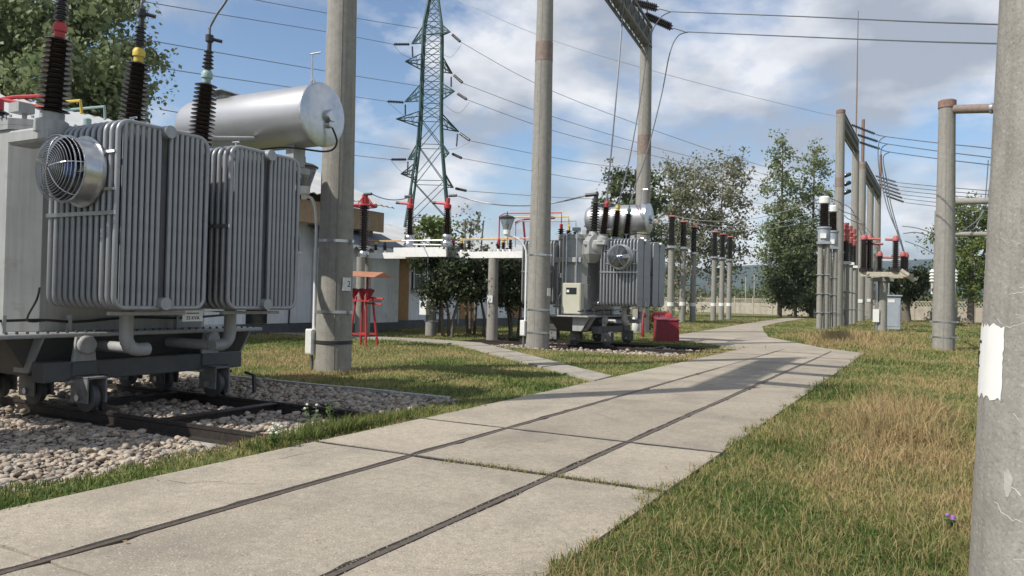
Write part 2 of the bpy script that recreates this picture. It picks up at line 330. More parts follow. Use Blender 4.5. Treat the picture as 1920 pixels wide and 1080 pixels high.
def grass_material(name, blades):
    m = bpy.data.materials.new(name); m.use_nodes = True; nt = m.node_tree; N = nt.nodes; L = nt.links
    b = N['Principled BSDF']; b.inputs['Roughness'].default_value = 0.75; b.inputs['Specular IOR Level'].default_value = 0.2
    g = N.new('ShaderNodeNewGeometry')
    n1 = N.new('ShaderNodeTexNoise'); n1.inputs['Scale'].default_value = 0.55; n1.inputs['Detail'].default_value = 5; n1.inputs['Roughness'].default_value = 0.65
    L.new(g.outputs['Position'], n1.inputs['Vector'])
    n2 = N.new('ShaderNodeTexNoise'); n2.inputs['Scale'].default_value = 5.0; n2.inputs['Detail'].default_value = 4; L.new(g.outputs['Position'], n2.inputs['Vector'])
    add = N.new('ShaderNodeMath'); add.operation = 'MULTIPLY_ADD'; add.inputs[1].default_value = 0.35; L.new(n2.outputs['Fac'], add.inputs[0]); L.new(n1.outputs['Fac'], add.inputs[2])
    last = add.outputs[0]
    if blades:
        at = N.new('ShaderNodeAttribute'); at.attribute_name = 'tint'
        ad = N.new('ShaderNodeMath'); ad.operation = 'MULTIPLY_ADD'; ad.inputs[1].default_value = 0.5; L.new(at.outputs['Fac'], ad.inputs[0]); L.new(last, ad.inputs[2]); last = ad.outputs[0]
    mr = N.new('ShaderNodeValToRGB'); e = mr.color_ramp.elements
    lo, hi = (0.42, 1.25) if blades else (0.45, 0.95)
    mapr = N.new('ShaderNodeMapRange'); mapr.inputs['From Min'].default_value = lo; mapr.inputs['From Max'].default_value = hi; L.new(last, mapr.inputs['Value'])
    e[0].position = 0.0; e[0].color = (0.062, 0.108, 0.028, 1)
    e[1].position = 1.0; e[1].color = (0.42, 0.305, 0.16, 1)
    for p, c in ((0.30, (0.115, 0.165, 0.042, 1)), (0.55, (0.24, 0.24, 0.085, 1)), (0.8, (0.345, 0.285, 0.135, 1))):
        k = e.new(p); k.color = c
    L.new(mapr.outputs[0], mr.inputs[0])
    if blades:
        L.new(mr.outputs[0], b.inputs['Base Color'])
        tr = N.new('ShaderNodeBsdfTranslucent'); L.new(mr.outputs[0], tr.inputs['Color'])
        mx = N.new('ShaderNodeMixShader'); mx.inputs[0].default_value = 0.3; L.new(b.outputs[0], mx.inputs[1]); L.new(tr.outputs[0], mx.inputs[2])
        L.new(mx.outputs[0], N['Material Output'].inputs['Surface'])
    else:
        hs = N.new('ShaderNodeHueSaturation'); hs.inputs['Value'].default_value = 0.8; L.new(mr.outputs[0], hs.inputs['Color']); L.new(hs.outputs[0], b.inputs['Base Color'])
        n3 = N.new('ShaderNodeTexNoise'); n3.inputs['Scale'].default_value = 14; n3.inputs['Detail'].default_value = 8; L.new(g.outputs['Position'], n3.inputs['Vector'])
        bp = N.new('ShaderNodeBump'); bp.inputs['Strength'].default_value = 0.8; bp.inputs['Distance'].default_value = 0.06; L.new(n3.outputs['Fac'], bp.inputs['Height']); L.new(bp.outputs[0], b.inputs['Normal'])
    return m
M['lawn'] = grass_material('lawn_ground', False)
M['blade'] = grass_material('grass_blades', True)

# beds: (s0, s1, t0, t1)
BEDS = [(-2.0, 9.72, 5.95, 16.5), (20.9, 27.3, 6.1, 14.5)]
def lawn():
    sb = sorted({-60.0, 3500.0, *[b[0] for b in BEDS], *[b[1] for b in BEDS]})
    tb = sorted({-4000.0, 4000.0, *[b[2] for b in BEDS], *[b[3] for b in BEDS]})
    mb = MB()
    for i in range(len(sb) - 1):
        for j in range(len(tb) - 1):
            cs, ct = (sb[i] + sb[i + 1]) / 2, (tb[j] + tb[j + 1]) / 2
            if any(b[0] < cs < b[1] and b[2] < ct < b[3] for b in BEDS): continue
            mb.add([W(sb[i], tb[j], -.03), W(sb[i], tb[j + 1], -.03), W(sb[i + 1], tb[j + 1], -.03), W(sb[i + 1], tb[j], -.03)], [(0, 3, 2, 1)])
    for b in BEDS:                                       # cut banks of the sunken beds
        c = [(b[0], b[2]), (b[0], b[3]), (b[1], b[3]), (b[1], b[2])]
        for k in range(4):
            p, q = c[k], c[(k + 1) % 4]
            mb.add([W(*p, -.03), W(*q, -.03), W(*q, -.4), W(*p, -.4)], [(0, 1, 2, 3)])
    tag(mb.build('lawn', M['lawn']), kind='structure')
lawn()

# road -------------------------------------------------------------
road = bpy.data.objects.new('road', None); COL.objects.link(road); tag(road, kind='structure'); road['_o'] = (0, 0, 0)
RL1, RL2, RE0, RE1 = 4.275, 2.80, 1.82, 5.46
CROSS = [6.0, 7.86, 23.7, 25.6]
def road_slabs():
    cuts = [(-4.0, 0), (2.55, .003), (6.0, .036), (7.86, .036), (11.2, .003), (14.6, .003), (18.2, .003), (21.2, .003), (23.7, .036), (25.6, .036), (27.2, .003)]
    strips = [(RE0, RL2 - .031), (RL2 + .040, RL1 - .031), (RL1 + .032, RE1)]
    for i in range(len(cuts) - 1):
        for k, (t0, t1) in enumerate(strips):
            s0 = cuts[i][0] + cuts[i][1]; s1 = cuts[i + 1][0] - cuts[i + 1][1]
            dz = random.uniform(-.006, .004)
            if s0 < 16:
                out = []
                def edge(a, b, worn):
                    a = np.array(a, float); b = np.array(b, float); L_ = np.linalg.norm(b - a); n_ = max(2, int(L_ / .14)); nn = np.array([-(b - a)[1], (b - a)[0]]) / L_; w0 = 0.0
                    for q in range(n_):
                        w0 = w0 * .6 + abs(random.gauss(0, .006)) * worn; chip = random.uniform(.012, .035) * worn if random.random() < .05 else 0
                        out.append(a + (b - a) * q / n_ + nn * (min(w0, .02) + chip))
                edge((s0, t0), (s1, t0), 1 if k else .3); edge((s1, t0), (s1, t1), .8); edge((s1, t1), (s0, t1), 1 if k < 2 else .3); edge((s0, t1), (s0, t0), .8)
                MB().prism([(-q[1], q[0]) for q in out], -.2, dz).build('slab', M['roadc'], road)
            else:
                mb = MB(); mb.sbox(s0, s1, t0, t1, -.2, dz, 0.006); mb.build('slab', M['roadc'], road)
    # bend beyond the second transformer
    right = [(27.22, 1.82), (29.2, 3.3), (36.4, 6.4), (44, 8.0), (53, 9.75), (66, 10.9), (90, 12.0)]
    left = [(27.22, 6.3), (30.5, 9.2), (33.6, 10.0), (48, 11.1), (60, 12.2), (70, 12.9), (90, 14.0)]
    for k in range(len(right) - 1):
        a, b, c, d = right[k], right[k + 1], left[k + 1], left[k]
        cen = np.mean([a, b, c, d], axis=0); sh = lambda p: tuple(cen + (np.array(p) - cen) * 0.997)
        q = [sh(p) for p in (a, b, c, d)]
        MB().prism([(-p[1], p[0]) for p in q], -.2, random.uniform(-.004, .003)).build('slab', M['roadc'], road)
    MB().sbox(25.66, 27.19, RE1 + .02, 6.1, -.2, -.003, .01).build('slab', M['roadc'], road)
    f = MB()
    f.add([W(-4, RE0 + .02, -.022), W(-4, RE1 - .02, -.022), W(27.2, RE1 - .02, -.022), W(27.2, RE0 + .02, -.022)], [(0, 3, 2, 1)])
    f.build('joint_dirt', M['soil'], road)
road_slabs()
FARROAD = np.array([(27.22, 1.82), (29.2, 3.3), (36.4, 6.4), (44, 8.0), (53, 9.75), (66, 10.9), (90, 12.0), (90, 14.0), (70, 12.9), (60, 12.2), (48, 11.1), (33.6, 10.0), (30.5, 9.2), (27.22, 6.3)])
def inpoly(s, t, P):
    ins = np.zeros(len(s), bool); n = len(P)
    for i in range(n):
        a, b = P[i], P[(i + 1) % n]
        c = ((a[1] > t) != (b[1] > t)) & (s < (b[0] - a[0]) * (t - a[1]) / (b[1] - a[1] + 1e-12) + a[0]); ins ^= c
    return ins
def cracks():
    mb = MB()
    for s0, t0, ds, dt, n in ((2.2, 3.6, .10, -.16, 9), (4.4, 4.6, -.06, .12, 7), (3.4, 2.2, .12, -.05, 8), (6.7, 3.9, .13, -.07, 8), (9.2, 3.4, .10, .07, 11), (9.8, 2.4, .16, -.05, 7), (12.0, 5.0, .10, -.10, 12), (4.9, 5.2, .2, -.02, 6)):
        s_, t_ = s0, t0; P_ = []
        for k in range(n): P_.append((s_, t_)); s_ += ds * random.uniform(.4, 1.6) + random.gauss(0, .05); t_ += dt * random.uniform(.4, 1.6) + random.gauss(0, .05)
        for a, b in zip(P_[:-1], P_[1:]):
            d = np.array(b) - np.array(a); nn = np.array([-d[1], d[0]]) / (np.linalg.norm(d) + 1e-9) * random.uniform(.0015, .004)
            mb.add([W(a[0] + nn[0], a[1] + nn[1], .007), W(b[0] + nn[0] * .7, b[1] + nn[1] * .7, .007), W(b[0] - nn[0] * .7, b[1] - nn[1] * .7, .007), W(a[0] - nn[0], a[1] - nn[1], .007)], [(0, 1, 2, 3)])
    tag(mb.build('hairline_cracks', M['soil'], road), kind='stuff')
cracks()
# crumbs and moss in the joints: stuff
def joint_crumbs():
    pts = []
    for s in (6.0, 7.86):
        for _ in range(420):
            t = random.uniform(1.85, 5.5); pts.append((s + random.choice((-1, 1)) * random.uniform(.032, .055), t))
    for _ in range(700): pts.append((random.uniform(1.5, 14), RL2 + random.choice((-1, 1)) * random.uniform(.03, .055)))
    for _ in range(300): pts.append((random.uniform(5.95, 6.14), 5.5 - abs(random.gauss(0, .35))))
    mb = MB()
    for s, t in pts:
        r = random.uniform(.004, .010); c = W(s, t, -.012 + r * .5)
        v = [c + Vector(d) * r * random.uniform(.7, 1.2) for d in ((1, 0, 0), (0, 1, 0), (-1, 0, 0), (0, -1, 0), (0, 0, .8))]
        mb.add(v, [(0, 1, 4), (1, 2, 4), (2, 3, 4), (3, 0, 4)])
    tag(mb.build('joint_gravel', mat('joint_gravel', (.20, .18, .14), .95, var=.4, scale=60)), kind='stuff')
joint_crumbs()

def litter():
    mb = MB()
    for _ in range(130):
        s_ = random.uniform(2.2, 18); t_ = random.choice((RE0 + abs(random.gauss(0, .25)), RE1 - abs(random.gauss(0, .3)), random.uniform(RE0, RE1)))
        a = random.uniform(0, 6.28); r = random.uniform(.008, .022); u = Vector((math.cos(a), math.sin(a), random.uniform(-.2, .3))) * r; v = Vector((-math.sin(a), math.cos(a), random.uniform(-.3, .3))) * r * .55; c = W(s_, t_, .014)
        mb.add([c - u, c + v, c + u, c - v], [(0, 1, 2, 3)])
    tag(mb.build('leaf_litter', mat('dry_leaf', (.20, .14, .07), .9, var=.4, scale=3)), kind='stuff')
litter()
# rails ------------------------------------------------------------
def rail_profile(h, w=.046):
    return [(-w / 2, h), (w / 2, h), (w / 2, h - .035), (.010, h - .05), (.010, h - .135), (.065, h - .15), (.065, h - .165), (-.065, h - .165), (-.065, h - .15), (-.010, h - .135), (-.010, h - .05), (-w / 2, h - .035)]
def rail_along_s(name, label, t, s0, s1, h=-.004, grp='rails set in the concrete road'):
    mb = MB(); mb.extrude([W(s0, t + a, z) for a, z in rail_profile(h)], W(s1 - s0, 0, 0)); return tag(mb.build(name, M['rail']), label, 'rail', grp)
def rail_along_t(name, label, s, t0, t1, h=-.002, grp='rails set in the concrete road'):
    mb = MB(); mb.extrude([W(s + a, t0, z) for a, z in rail_profile(h)], W(0, t1 - t0, 0)); return tag(mb.build(name, M['oilrail']), label, 'rail', grp)
rail_along_s('road_rail', 'long rusty rail in the road on the transformers\' side', RL1, -4, 27.2)
rail_along_s('road_rail', 'long rusty rail in the road on the right lawn side', RL2, -4, 27.2)
rail_along_t('cross_rail', 'rusty cross rail under the near side of the front transformer, running across the road', 6.0, RE0 - .05, 16.0, h=-.001)
rail_along_t('cross_rail', 'rusty cross rail under the far side of the front transformer, running across the road', 7.86, RE0 - .05, 16.0, h=-.001)
rail_along_t('cross_rail', 'rusty cross rail under the near side of the second transformer farther along', 23.7, RE0, 14.4, h=-.001)
rail_along_t('cross_rail', 'rusty cross rail under the far side of the second transformer farther along', 25.6, RE0, 14.4, h=-.001)
def foundations():
    for i, (ss, t1, nm) in enumerate((((6.0, 7.86), 16.0, 'front'), ((23.7, 25.6), 14.4, 'second'))):
        for k, s in enumerate(ss):
            mb = MB(); mb.sbox(s - .17, s + .17, 6.0, t1, -.5, -.168, .015)
            tag(mb.build('rail_foundation', M['kerb']), f'low concrete beam under the {("near","far")[k]} cross rail below the {nm} transformer', 'foundation', 'concrete beams under the rails')
        for k, t in enumerate((7.9, 9.9)):
            mb = MB(); a, b = ss[0] + .04, ss[1] - .04
            mb.sbox(a, b, t - .07, t + .07, -.165, -.15); mb.sbox(a, b, t - .012, t + .012, -.15, -.03); mb.sbox(a, b, t - .07, t + .07, -.03, -.012)
            tag(mb.build('tie_beam', M['oilrail']), f'steel tie beam between the rails under the {nm} transformer, {("nearer the road", "deeper under the tank")[k]}', 'beam', 'tie beams between the rails')
    mb = MB(); mb.sbox(6.5, 6.62, 9.3, 12.5, -.12, -.06)
    tag(mb.build('timber', M['timber']), 'grey timber lying on the gravel under the front transformer', 'timber')
foundations()

# kerbs round the gravel bed
def kerb(segs):
    kb = bpy.data.objects.new('kerb', None); COL.objects.link(kb); tag(kb, kind='structure'); kb['_o'] = (0, 0, 0)
    for i, (a, b) in enumerate(segs):
        a = np.array(a, float); b = np.array(b, float); d = (b - a); L_ = np.linalg.norm(d); d /= L_; n = np.array([-d[1], d[0]]) * .05
        q = [a + n + d * .006, b + n - d * .006, b - n - d * .006, a - n + d * .006]
        mb = MB().prism([(-p[1], p[0]) for p in q], -.35, .015 + random.uniform(-.008, .008))
        mb.build('kerbstone', M['kerb'], kb)
pts = [(9.72, 6.25 + 1.02 * i) for i in range(11)]
kerb(list(zip(pts[:-1], pts[1:])))

# footpath ---------------------------------------------------------
path = bpy.data.objects.new('path', None); COL.objects.link(path); tag(path, kind='structure'); path['_o'] = (0, 0, 0)
PA = [np.array(p) for p in ((13.4, 5.45), (14.45, 5.50), (22.1, 13.1), (21.2, 13.65))]
def pathslabs():
    n = 8
    for i in range(n):
        u0, u1 = i / n + .003, (i + 1) / n - .003
        l = lambda u: PA[0] + (PA[3] - PA[0]) * u
        r = lambda u: PA[1] + (PA[2] - PA[1]) * u
        q = [l(u0), r(u0), r(u1), l(u1)]
        MB().prism([(-p[1], p[0]) for p in q], -.1, .004 + random.uniform(-.006, .006)).build('slab', M['path'], path)
    MB().prism([(-p[1], p[0]) for p in ((21.12, 13.75), (22.2, 13.08), (22.6, 15.5), (21.9, 22.0), (21.0, 22.0))], -.1, .0).build('slab', M['path'], path)
pathslabs()
PATHP = np.array([(13.2, 5.45), (14.6, 5.5), (22.2, 13.0), (22.6, 15.5), (21.9, 22), (21.0, 22), (21.1, 13.7)])

# gravel -----------------------------------------------------------
def icos(sub):
    import bmesh
    bm = bmesh.new(); bmesh.ops.create_icosphere(bm, subdivisions=sub, radius=1.0)
    v = np.array([x.co[:] for x in bm.verts]); f = np.array([[w.index for w in p.verts] for p in bm.faces]); bm.free(); return v, f
def gravel_material():
    m = bpy.data.materials.new('river_gravel'); m.use_nodes = True; nt = m.node_tree; N = nt.nodes; L = nt.links
    b = N['Principled BSDF']; b.inputs['Roughness'].default_value = 0.85
    at = N.new('ShaderNodeAttribute'); at.attribute_name = 'tint'
    r = N.new('ShaderNodeValToRGB'); e = r.color_ramp.elements
    e[0].color = (0.15, 0.12, 0.095, 1); e[1].color = (0.47, 0.41, 0.33, 1)
    for p, c in ((.25, (.34, .27, .20, 1)), (.5, (.27, .25, .225, 1)), (.75, (.41, .33, .245, 1))): e.new(p).color = c
    L.new(at.outputs['Fac'], r.inputs[0])
    g = N.new('ShaderNodeNewGeometry'); n = N.new('ShaderNodeTexNoise'); n.inputs['Scale'].default_value = 45; n.inputs['Detail'].default_value = 6; L.new(g.outputs['Position'], n.inputs['Vector'])
    mx = N.new('ShaderNodeMix'); mx.data_type = 'RGBA'; mx.blend_type = 'MULTIPLY'; mx.inputs['Factor'].default_value = .55
    L.new(r.outputs[0], mx.inputs['A']); L.new(n.outputs['Fac'], mx.inputs['B'])
    br = N.new('ShaderNodeHueSaturation'); br.inputs['Value'].default_value = 1.35; L.new(mx.outputs['Result'], br.inputs['Color'])
    L.new(br.outputs[0], b.inputs['Base Color'])
    bp = N.new('ShaderNodeBump'); bp.inputs['Strength'].default_value = .3; bp.inputs['Distance'].default_value = .01; L.new(n.outputs['Fac'], bp.inputs['Height']); L.new(bp.outputs[0], b.inputs['Normal'])
    return m
M['gravel'] = gravel_material()
def stones(name, regs, sub, size, dens, z):
    V, F = icos(sub); vs = []; fs = []; tn = []; base_n = 0
    for (s0, s1, t0, t1) in regs:
        n = int((s1 - s0) * (t1 - t0) * dens)
        for _ in range(n):
            s = rng.uniform(s0, s1); t = rng.uniform(t0, t1)
            r = size * float(np.clip(rng.lognormal(-.05, .30), .5, 1.9))
            sc = np.array([rng.uniform(.8, 1.35), rng.uniform(.7, 1.1), rng.uniform(.42, .75)]) * r
            a = rng.uniform(0, 6.28); tl = rng.normal(0, .35)
            ca, sa = math.cos(a), math.sin(a); ct, st = math.cos(tl), math.sin(tl)
            q = V * (1 + rng.normal(0, .05, (len(V), 1)))
            for _c in range(7):                          # flattened facets
                nrm = rng.normal(0, 1, 3); nrm /= np.linalg.norm(nrm); ex = q @ nrm - rng.uniform(.45, .8); q = q - np.clip(ex, 0, None)[:, None] * nrm
            p = q * sc
            p = np.stack([p[:, 0], p[:, 1] * ct - p[:, 2] * st, p[:, 1] * st + p[:, 2] * ct], 1)
            p = np.stack([p[:, 0] * ca - p[:, 1] * sa - t, p[:, 0] * sa + p[:, 1] * ca + s, p[:, 2] + z + rng.uniform(-.4, .75) * r], 1)
            vs.append(p); fs.append(F + base_n); base_n += len(V); tn.append(np.full(len(V), rng.random()))
    o = mesh_np(name, np.concatenate(vs), np.concatenate(fs), M['gravel'])
    if sub > 1: o.data.shade_smooth()
    a = o.data.attributes.new('tint', 'FLOAT', 'POINT'); a.data.foreach_set('value', np.concatenate(tn).astype(np.float32))
    return tag(o, kind='stuff')
for b in BEDS:
    mb = MB(); mb.add([W(b[0], b[2], -.215), W(b[0], b[3], -.215), W(b[1], b[3], -.215), W(b[1], b[2], -.215)], [(0, 3, 2, 1)])
    tag(mb.build('gravel_bed', mat('gravel_bed_base', (.24, .21, .18), 1.0, var=.4, scale=25, bump=.8)), kind='structure')
stones('gravel', [(2.6, 5.83, 5.95, 10.5)], 2, .034, 560, -.17)
stones('gravel', [(6.17, 7.69, 6.0, 10.5)], 1, .044, 380, -.14)
stones('gravel', [(8.03, 9.66, 6.1, 12.5)], 1, .046, 380, -.06)
mb = MB(); mb.sbox(8.03, 9.665, 6.0, 16.4, -.3, -.075); tag(mb.build('gravel_bed', M['soil']), kind='structure')
stones('gravel', [(5.0, 9.66, 10.5, 14.5), (20.95, 23.5, 6.2, 13.0), (23.9, 25.4, 6.2, 12)], 1, .06, 150, -.15)

# grass ------------------------------------------------------------
def on_hard(s, t):
    wob = (vnoise(s, t, 3.0, 3) - .5) * .22 + (vnoise(s, t, 11.0, 4) - .5) * .12
    h = (s < 27.3) & (t > RE0 + .04 + wob) & (t < RE1 + .03 + wob)
    h |= (s >= 27.2) & inpoly(s + wob, t, FARROAD)
    h |= inpoly(s + wob, t + wob, PATHP)
    for b in BEDS:
        h |= (s > b[0] + wob + .05) & (s < b[1] - wob - .02) & (t > b[2] + .15 + wob * 1.6) & (t < b[3])
    h |= (s > -30) & (s < 62) & (t > 21.4) & (t < 33)
    return h
def blades(name, s, t, hgt, wid, tint, lean=.5, z0=-.035):
    n = len(s); a = rng.uniform(0, 2 * np.pi, n); ca, sa = np.cos(a), np.sin(a)
    la = rng.uniform(0, 2 * np.pi, n); ll = np.abs(rng.normal(0, lean, n)) * hgt
    px, py = -t, s; dx, dy = np.cos(la) * ll, np.sin(la) * ll
    w = wid * .5
    v = np.empty((n, 5, 3))
    v[:, 0] = np.stack([px - ca * w, py - sa * w, np.full(n, z0)], 1); v[:, 1] = np.stack([px + ca * w, py + sa * w, np.full(n, z0)], 1)
    v[:, 2] = np.stack([px + dx * .35 + ca * w * .8, py + dy * .35 + sa * w * .8, z0 + hgt * .6], 1)
    v[:, 3] = np.stack([px + dx * .35 - ca * w * .8, py + dy * .35 - sa * w * .8, z0 + hgt * .6], 1)
    v[:, 4] = np.stack([px + dx, py + dy, z0 + hgt * np.maximum(.35, 1 - .25 * (ll / hgt) ** 2)], 1)
    b = (np.arange(n) * 5)[:, None]
    f = np.concatenate([b + np.array([0, 1, 2]), b + np.array([0, 2, 3]), b + np.array([3, 2, 4])])
    o = mesh_np(name, v.reshape(-1, 3), f, M['blade'])
    at = o.data.attributes.new('tint', 'FLOAT', 'POINT'); at.data.foreach_set('value', np.repeat(tint, 5).astype(np.float32))
    return tag(o, kind='stuff')
def grass():
    n = 680000
    D = np.exp(rng.uniform(math.log(2.2), math.log(100), n)); ang = rng.uniform(-R(42), R(54), n)
    x = np.sin(ang) * D; y = np.cos(ang) * D
    c, s_ = math.cos(YAW), math.sin(YAW)
    wx, wy = x * c - y * s_, x * s_ + y * c
    s, t = wy, -wx
    keep = ~on_hard(s, t); s, t, D = s[keep], t[keep], D[keep]
    dry = vnoise(s, t, .35, 11) * .6 + vnoise(s, t, 1.3, 12) * .4
    # tall dry stand on the right lawn and by the far yard
    q1 = np.exp(-(((s - 11.0) / 3.2) ** 2 + ((t - 0.45) / 0.85) ** 2)) * (.4 + 1.0 * vnoise(s, t, 2.2, 41)); q2 = np.exp(-(((s - 38) / 9) ** 2 + ((t - 3.0) / 2.6) ** 2)); q3 = np.exp(-(((s - 6.5) / 1.6) ** 2 + ((t + .5) / .6) ** 2)) * .5
    tall = np.clip(q1 + q2 + q3, 0, 1)
    hgt = rng.uniform(.035, .10, len(s)) * (1 + .9 * vnoise(s, t, 1.1, 21)) * (1 + np.minimum(D, 30) * .012)
    hgt = hgt * (1 + tall * rng.uniform(.3, 2.2, len(s)))
    hgt *= np.where(t < 5.4, .32 + .50 * vnoise(s, t, .8, 31), 1) * (1 + tall * .8)
    left = (t > 5.4); hgt[left] *= .5
    hgt *= np.where((t > RE1 - .2) & (t < RE1 + .9) & (s < 9), .95, 1)
    wid = .0042 * (1 + D * .16)
    tint = rng.normal(.40, .30, len(s)) + (t > 5.4) * .10 + (dry - .5) * 1.9 + tall * 1.15
    strip = (t > 5.3) & (t < 6.5) & (s < 9.5); tint[strip] -= .25
    edge = (t > .9) & (t < 2.0) & (s < 26); tint[edge] -= .28
    blades('grass', s, t, hgt, wid, tint, lean=.75)
    k = (rng.random(len(s)) < .10) & (D < 26) & (t < 2.2)
    blades('straw', s[k], t[k], hgt[k] * 1.5 + .03, wid[k] * .55, rng.normal(1.15, .25, k.sum()), lean=1.3)
    # weeds along the road edge at the gravel bed
    k = 2600; ss = np.clip(rng.normal(6.9, .75, k), 5.4, 8.4); tt = 5.62 + np.abs(rng.normal(0, .16, k)) - (ss - 6) * 0.0
    blades('grass', ss, tt, rng.uniform(.04, .22, k) * (1 - .25 * np.abs(ss - 6.4)).clip(.3, 1), np.full(k, .011), rng.normal(.1, .25, k), lean=.6)
    k = 900; ss = rng.normal(6.0, .05, k); tt = rng.uniform(1.8, 3.9, k)
    blades('grass', ss, tt, rng.uniform(.015, .045, k), np.full(k, .008), rng.normal(.55, .3, k), z0=-.015)
grass()

def weed(px, py, h, n, label, flower=None):
    p = gp(px, py); t = thing('weed', label, 'plant', p, 'weeds along the road edge')
    mb = MB(); lf = MB(); fl = MB()
    for i in range(n):
        a = random.uniform(0, 6.28); d = Vector((math.cos(a), math.sin(a), 0)) * random.uniform(.03, .13) * h / .35; top = p + d + Vector((0, 0, h * random.uniform(.6, 1)))
        pts = [p, p.lerp(top, .5) + d * -.1, top]; mb.tube(pts, [.004, .003, .002], 4)
        for j in range(7):
            c = p.lerp(top, .25 + j * .11); aa = random.uniform(0, 6.28); q = Vector((math.cos(aa), math.sin(aa), random.uniform(-.1, .5))) * .05; w = q.cross(Vector((0, 0, 1))).normalized() * .016
            lf.add([c, c + q * .5 + w, c + q, c + q * .5 - w], [(0, 1, 2, 3)])
        if flower: fl.lathe([(.001, -.012), (.016, 0), (.012, .012), (.001, .016)], top, seg=6)
    mb.build('stem', M['weedstem'], t); tag(lf.build('leaves', M['weedleaf'], t), kind='stuff')
    if flower: tag(fl.build('flowers', flower, t), kind='stuff')
M['weedstem'] = mat('weed_stem', (.10, .13, .04), .8); M['weedleaf'] = mat('weed_leaf', (.085, .17, .03), .7, var=.25)
M['petal'] = mat('white_petal', (.65, .65, .58), .8); M['violet'] = mat('violet_petal', (.32, .12, .45), .8)
weed(620, 800, .33, 7, 'bright green leafy weed at the road edge beside the cross rail')
weed(515, 838, .22, 9, 'low weed with tiny white flowers at the end of the near cross rail', M['petal'])
weed(585, 812, .36, 4, 'thin dry weed with a pale seed head on the road edge', M['petal'])
weed(1785, 990, .09, 3, 'small violet clover flower in the right lawn', M['violet'])

# hills ------------------------------------------------------------
def hills():
    m = mat('wooded_hill', (.035, .058, .048), .95, var=.35, scale=.02, detail=10)
    for k, (D, hpx) in enumerate(((2600, 112),)):
        vs = []; fs = []; n = 120
        for i in range(n + 1):
            px = -1400 + 5200 * i / n; c = P3(px, 560, D)
            hh = D / FPX * (hpx * (.62 + .30 * math.sin(px * .0021 + .4) ** 2) + 5 * math.sin(px * .013) + 3 * math.sin(px * .037) + 2 * random.random()) + 2
            away = Vector((c.x, c.y, 0)).normalized()
            for j in range(5):
                q = Vector((c.x, c.y, 0)) + away * (j * 350 - 700); vs.append((q.x, q.y, -5 + (hh + 5) * math.sin(min(1, (j / 2.0) if j <= 2 else 1) * math.pi / 2) * (1 if j < 4 else .9)))
        for i in range(n):
            for j in range(4): a = i * 5 + j; fs.append((a, a + 5, a + 6, a + 1))
        mb = MB(); mb.add(vs, fs); tag(mb.build('hills', m, smooth=60), kind='structure')
hills()
# ------------------------------------------------------------------ transformers
TR = (6.9, 10.35)                                  # plan centre of the front transformer (s, t)
GROUP_T = 'power transformers on rails'
def bushing(parent, o, ax, cap_m, m, z_len=.92, r=.165, n=19):
    """porcelain bushing with a coloured cap; o = foot, ax = axis (local coordinates)"""
    o = Vector(o); ax = Vector(ax).normalized()
    b = MB(); b.lathe(sheds(.10, .10 + z_len, n, r * .52, r, .84), o, ax, 22); ob = b.build('bushing', m, parent, 40)
    MB().lathe([(r * 1.0, -.14), (r * 1.0, .0), (r * .72, .03), (r * .72, .10)], o, ax, 18).build('flange', M['grey'], ob, 40)
    h = .10 + z_len
    MB().lathe([(r * .32, h), (r * .32, h + .07), (r * .42, h + .075), (r * .43, h + .14), (r * .30, h + .18), (.01, h + .20)], o, ax, 16).build('cap', cap_m, ob, 40)
    return o + ax * (h + .20)

